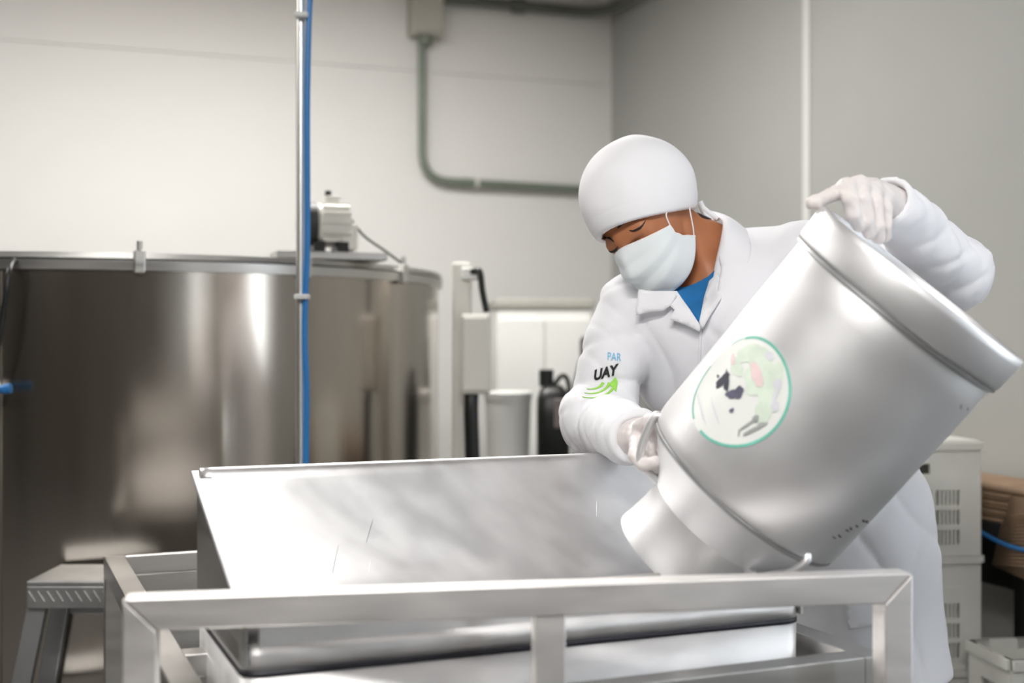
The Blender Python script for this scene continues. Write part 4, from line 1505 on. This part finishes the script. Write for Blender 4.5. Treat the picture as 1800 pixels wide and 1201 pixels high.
def lin_map(x0, y0, ux, uy, vx, vy):
    return lambda a, b: (x0 + a * ux + b * vx, y0 + a * uy + b * vy)


sleeve_print('sleeve_lettering', text_mesh('PAR'), lin_map(1067, 633, 14.0, 1.2, 0.5, -20), M['print_blue'])
sleeve_print('sleeve_lettering', text_mesh('UAY', 0.30, 0.045), lin_map(1043, 669, 20.5, -5.5, -3.0, -24), M['print_black'])


def arc_band(name, cx, cy, r0, r1, a0, a1, sx=1.0, sy=1.0, taper=True):
    n = 22
    o_, i_ = [], []
    for k in range(n + 1):
        a = math.radians(a0 + (a1 - a0) * k / n)
        rr1 = r1
        rr0 = r0 + (r1 - r0) * (0.75 * (1 - k / n) if taper else 0)
        o_.append((cx + rr1 * sx * math.cos(a), cy + rr1 * sy * math.sin(a)))
        i_.append((cx + rr0 * sx * math.cos(a), cy + rr0 * sy * math.sin(a)))
    return drape(name, o_ + i_[::-1], coat_bvh, M['print_green'], coat, 0.003, 0.0006, 3, 2.3, smoothn=1)


for q0, q1, e1 in ((40, 46, 8), (29, 35, 12), (18, 24, 18)):
    arc_band('sleeve_emblem', 1040, 668, q0, q1, 112, e1, 1.0, 0.70)
drape('sleeve_emblem', [(1070, 676), (1082, 663), (1086, 671), (1083, 690), (1078, 682)], coat_bvh, M['print_green'], coat, 0.0034, 0.0006, 3, 2.3, smoothn=1)


# --- gloves
def hand_sdf(palm, fingers, palm_r):
    def fn(P):
        d = None
        for a, b, ra, rb in palm:
            c = sd_cap(P, a, b, ra, rb)
            d = c if d is None else smin(d, c, 0.014)
        for ch in fingers:
            f = None
            for (a, ra), (b, rb) in zip(ch[:-1], ch[1:]):
                c = sd_cap(P, a, b, ra, rb)
                f = c if f is None else smin(f, c, 0.003)
            d = smin(d, f, 0.006)
        wr = 0.0008 * np.sin(P[:, 0] * 310 + P[:, 2] * 170) * np.sin(P[:, 2] * 260 + P[:, 1] * 140)
        return d - wr
    return fn


# left hand over the base of the can
LW = WR_L
kn = [at(1488, 328, 1.855), at(1509, 325, 1.875), at(1531, 331, 1.900), at(1552, 343, 1.920)]
pip = [at(1494, 350, 1.835), at(1517, 351, 1.852), at(1538, 358, 1.875), at(1556, 366, 1.900)]
dip = [at(1501, 378, 1.838), at(1522, 387, 1.854), at(1541, 396, 1.875), at(1556, 397, 1.898)]
tip = [at(1509, 396, 1.850), at(1528, 409, 1.866), at(1544, 418, 1.886), at(1557, 415, 1.906)]
fr_ = [0.0122, 0.0128, 0.0122, 0.0108]
fing = [[(kn[i], fr_[i] * 1.12), (pip[i], fr_[i] * 1.03), (dip[i], fr_[i] * 0.95), (tip[i], fr_[i] * 0.86)] for i in range(4)]
fing.append([(at(1512, 342, 1.905), 0.018), (at(1484, 334, 1.866), 0.0145), (at(1456, 346, 1.852), 0.0105), (at(1436, 355, 1.845), 0.0112), (at(1428, 357, 1.844), 0.0104)])
palm = [(LW, kn[i] + (LW - kn[i]) * 0.06, 0.027, 0.0150) for i in range(4)] + [(LW, LW + (EL_L - LW).normalized() * 0.05, 0.027, 0.029), (at(1520, 345, 1.92), LW, 0.017, 0.026)]
gl = sdf_obj('glove', hand_sdf(palm, fing, 0.02), axis_grid((0.41, 0.68, 0.0024)), axis_grid((1.80, 2.08, 0.0024)), axis_grid((1.28, 1.42, 0.0024)), M['glove'], person, 2)
set_props(gl, 'thin white glove, hand hooked over the base of the can')

# right hand closed around the shoulder handle
RWr = WR_R
# knuckles sit on the upper left of the bar, fingers pass under the near side
hp0, hp1 = at(1126, 800, 2.065), at(1160, 808, 2.035)
fing2 = [
    [(at(1120, 778, 2.030), 0.0130), (at(1117, 800, 1.985), 0.0118), (at(1132, 817, 1.945), 0.0110), (at(1153, 813, 1.930), 0.0100)],
    [(at(1128, 770, 2.040), 0.0130), (at(1126, 806, 2.000), 0.0118), (at(1144, 825, 1.960), 0.0110), (at(1166, 822, 1.945), 0.0100)],
    [(at(1138, 763, 2.050), 0.0130), (at(1140, 802, 2.025), 0.0118), (at(1156, 822, 1.990), 0.0108), (at(1176, 820, 1.975), 0.0098)],
    [(at(1150, 757, 2.060), 0.0120), (at(1160, 790, 2.045), 0.0105), (at(1172, 808, 2.030), 0.0095), (at(1186, 802, 2.020), 0.009)],
    [(at(1128, 752, 2.040), 0.0160), (at(1142, 742, 2.010), 0.0130), (at(1156, 735, 1.990), 0.0112), (at(1170, 738, 1.985), 0.0100)],
]
palm2 = [(RWr, at(1124, 774, 2.040), 0.027, 0.016), (RWr, at(1138, 760, 2.055), 0.027, 0.018), (RWr, at(1148, 752, 2.05), 0.026, 0.016), (RWr, RWr + (EL_R - RWr).normalized() * 0.05, 0.027, 0.029)]
gr = sdf_obj('glove', hand_sdf(palm2, fing2, 0.02), axis_grid((0.16, 0.31, 0.0024)), axis_grid((1.90, 2.18, 0.0024)), axis_grid((0.91, 1.06, 0.0024)), M['glove'], person, 2)
set_props(gr, 'thin white glove, hand closed on the can handle')

# --- trousers and boots (below the coat)
def trou_sdf(P):
    d = smin(sd_cap(P, HIP_R, KN_R, 0.088, 0.070), sd_cap(P, HIP_L, KN_L, 0.088, 0.070), 0.03)
    for k, a in ((KN_R, AN_R), (KN_L, AN_L)):
        d = smin(d, sd_cap(P, k, a + Vector((0, 0, 0.05)), 0.070, 0.060), 0.02)
    d = d - folds(P, [((0.3, 0.2, 1), 40, 0.2, 0.6, 0.006)])
    return smax(smax(d, 0.14 - P[:, 2], 0.006), P[:, 2] - 0.78, 0.006)


sdf_obj('trousers', trou_sdf, axis_grid((0.44, 1.0, 0.010)), axis_grid((2.26, 2.66, 0.010)), axis_grid((0.12, 0.80, 0.010)), M['trousers'], person, 1)
for a in (AN_R, AN_L):
    def boot_sdf(P, a=a):
        d = sd_cap(P, a + Vector((0, 0.01, 0.11)), a + Vector((0, 0.015, -0.03)), 0.060, 0.050)
        d = smin(d, sd_cap(P, a + Vector((0, 0.02, -0.045)), a + Vector((-0.055, -0.15, -0.05)), 0.045, 0.040), 0.03)
        return smax(d, -P[:, 2], 0.004)
    sdf_obj('boot', boot_sdf, axis_grid((a.x - 0.14, a.x + 0.10, 0.008)), axis_grid((a.y - 0.24, a.y + 0.12, 0.008)), axis_grid((-0.012, 0.28, 0.008)), M['boot'], person, 1)
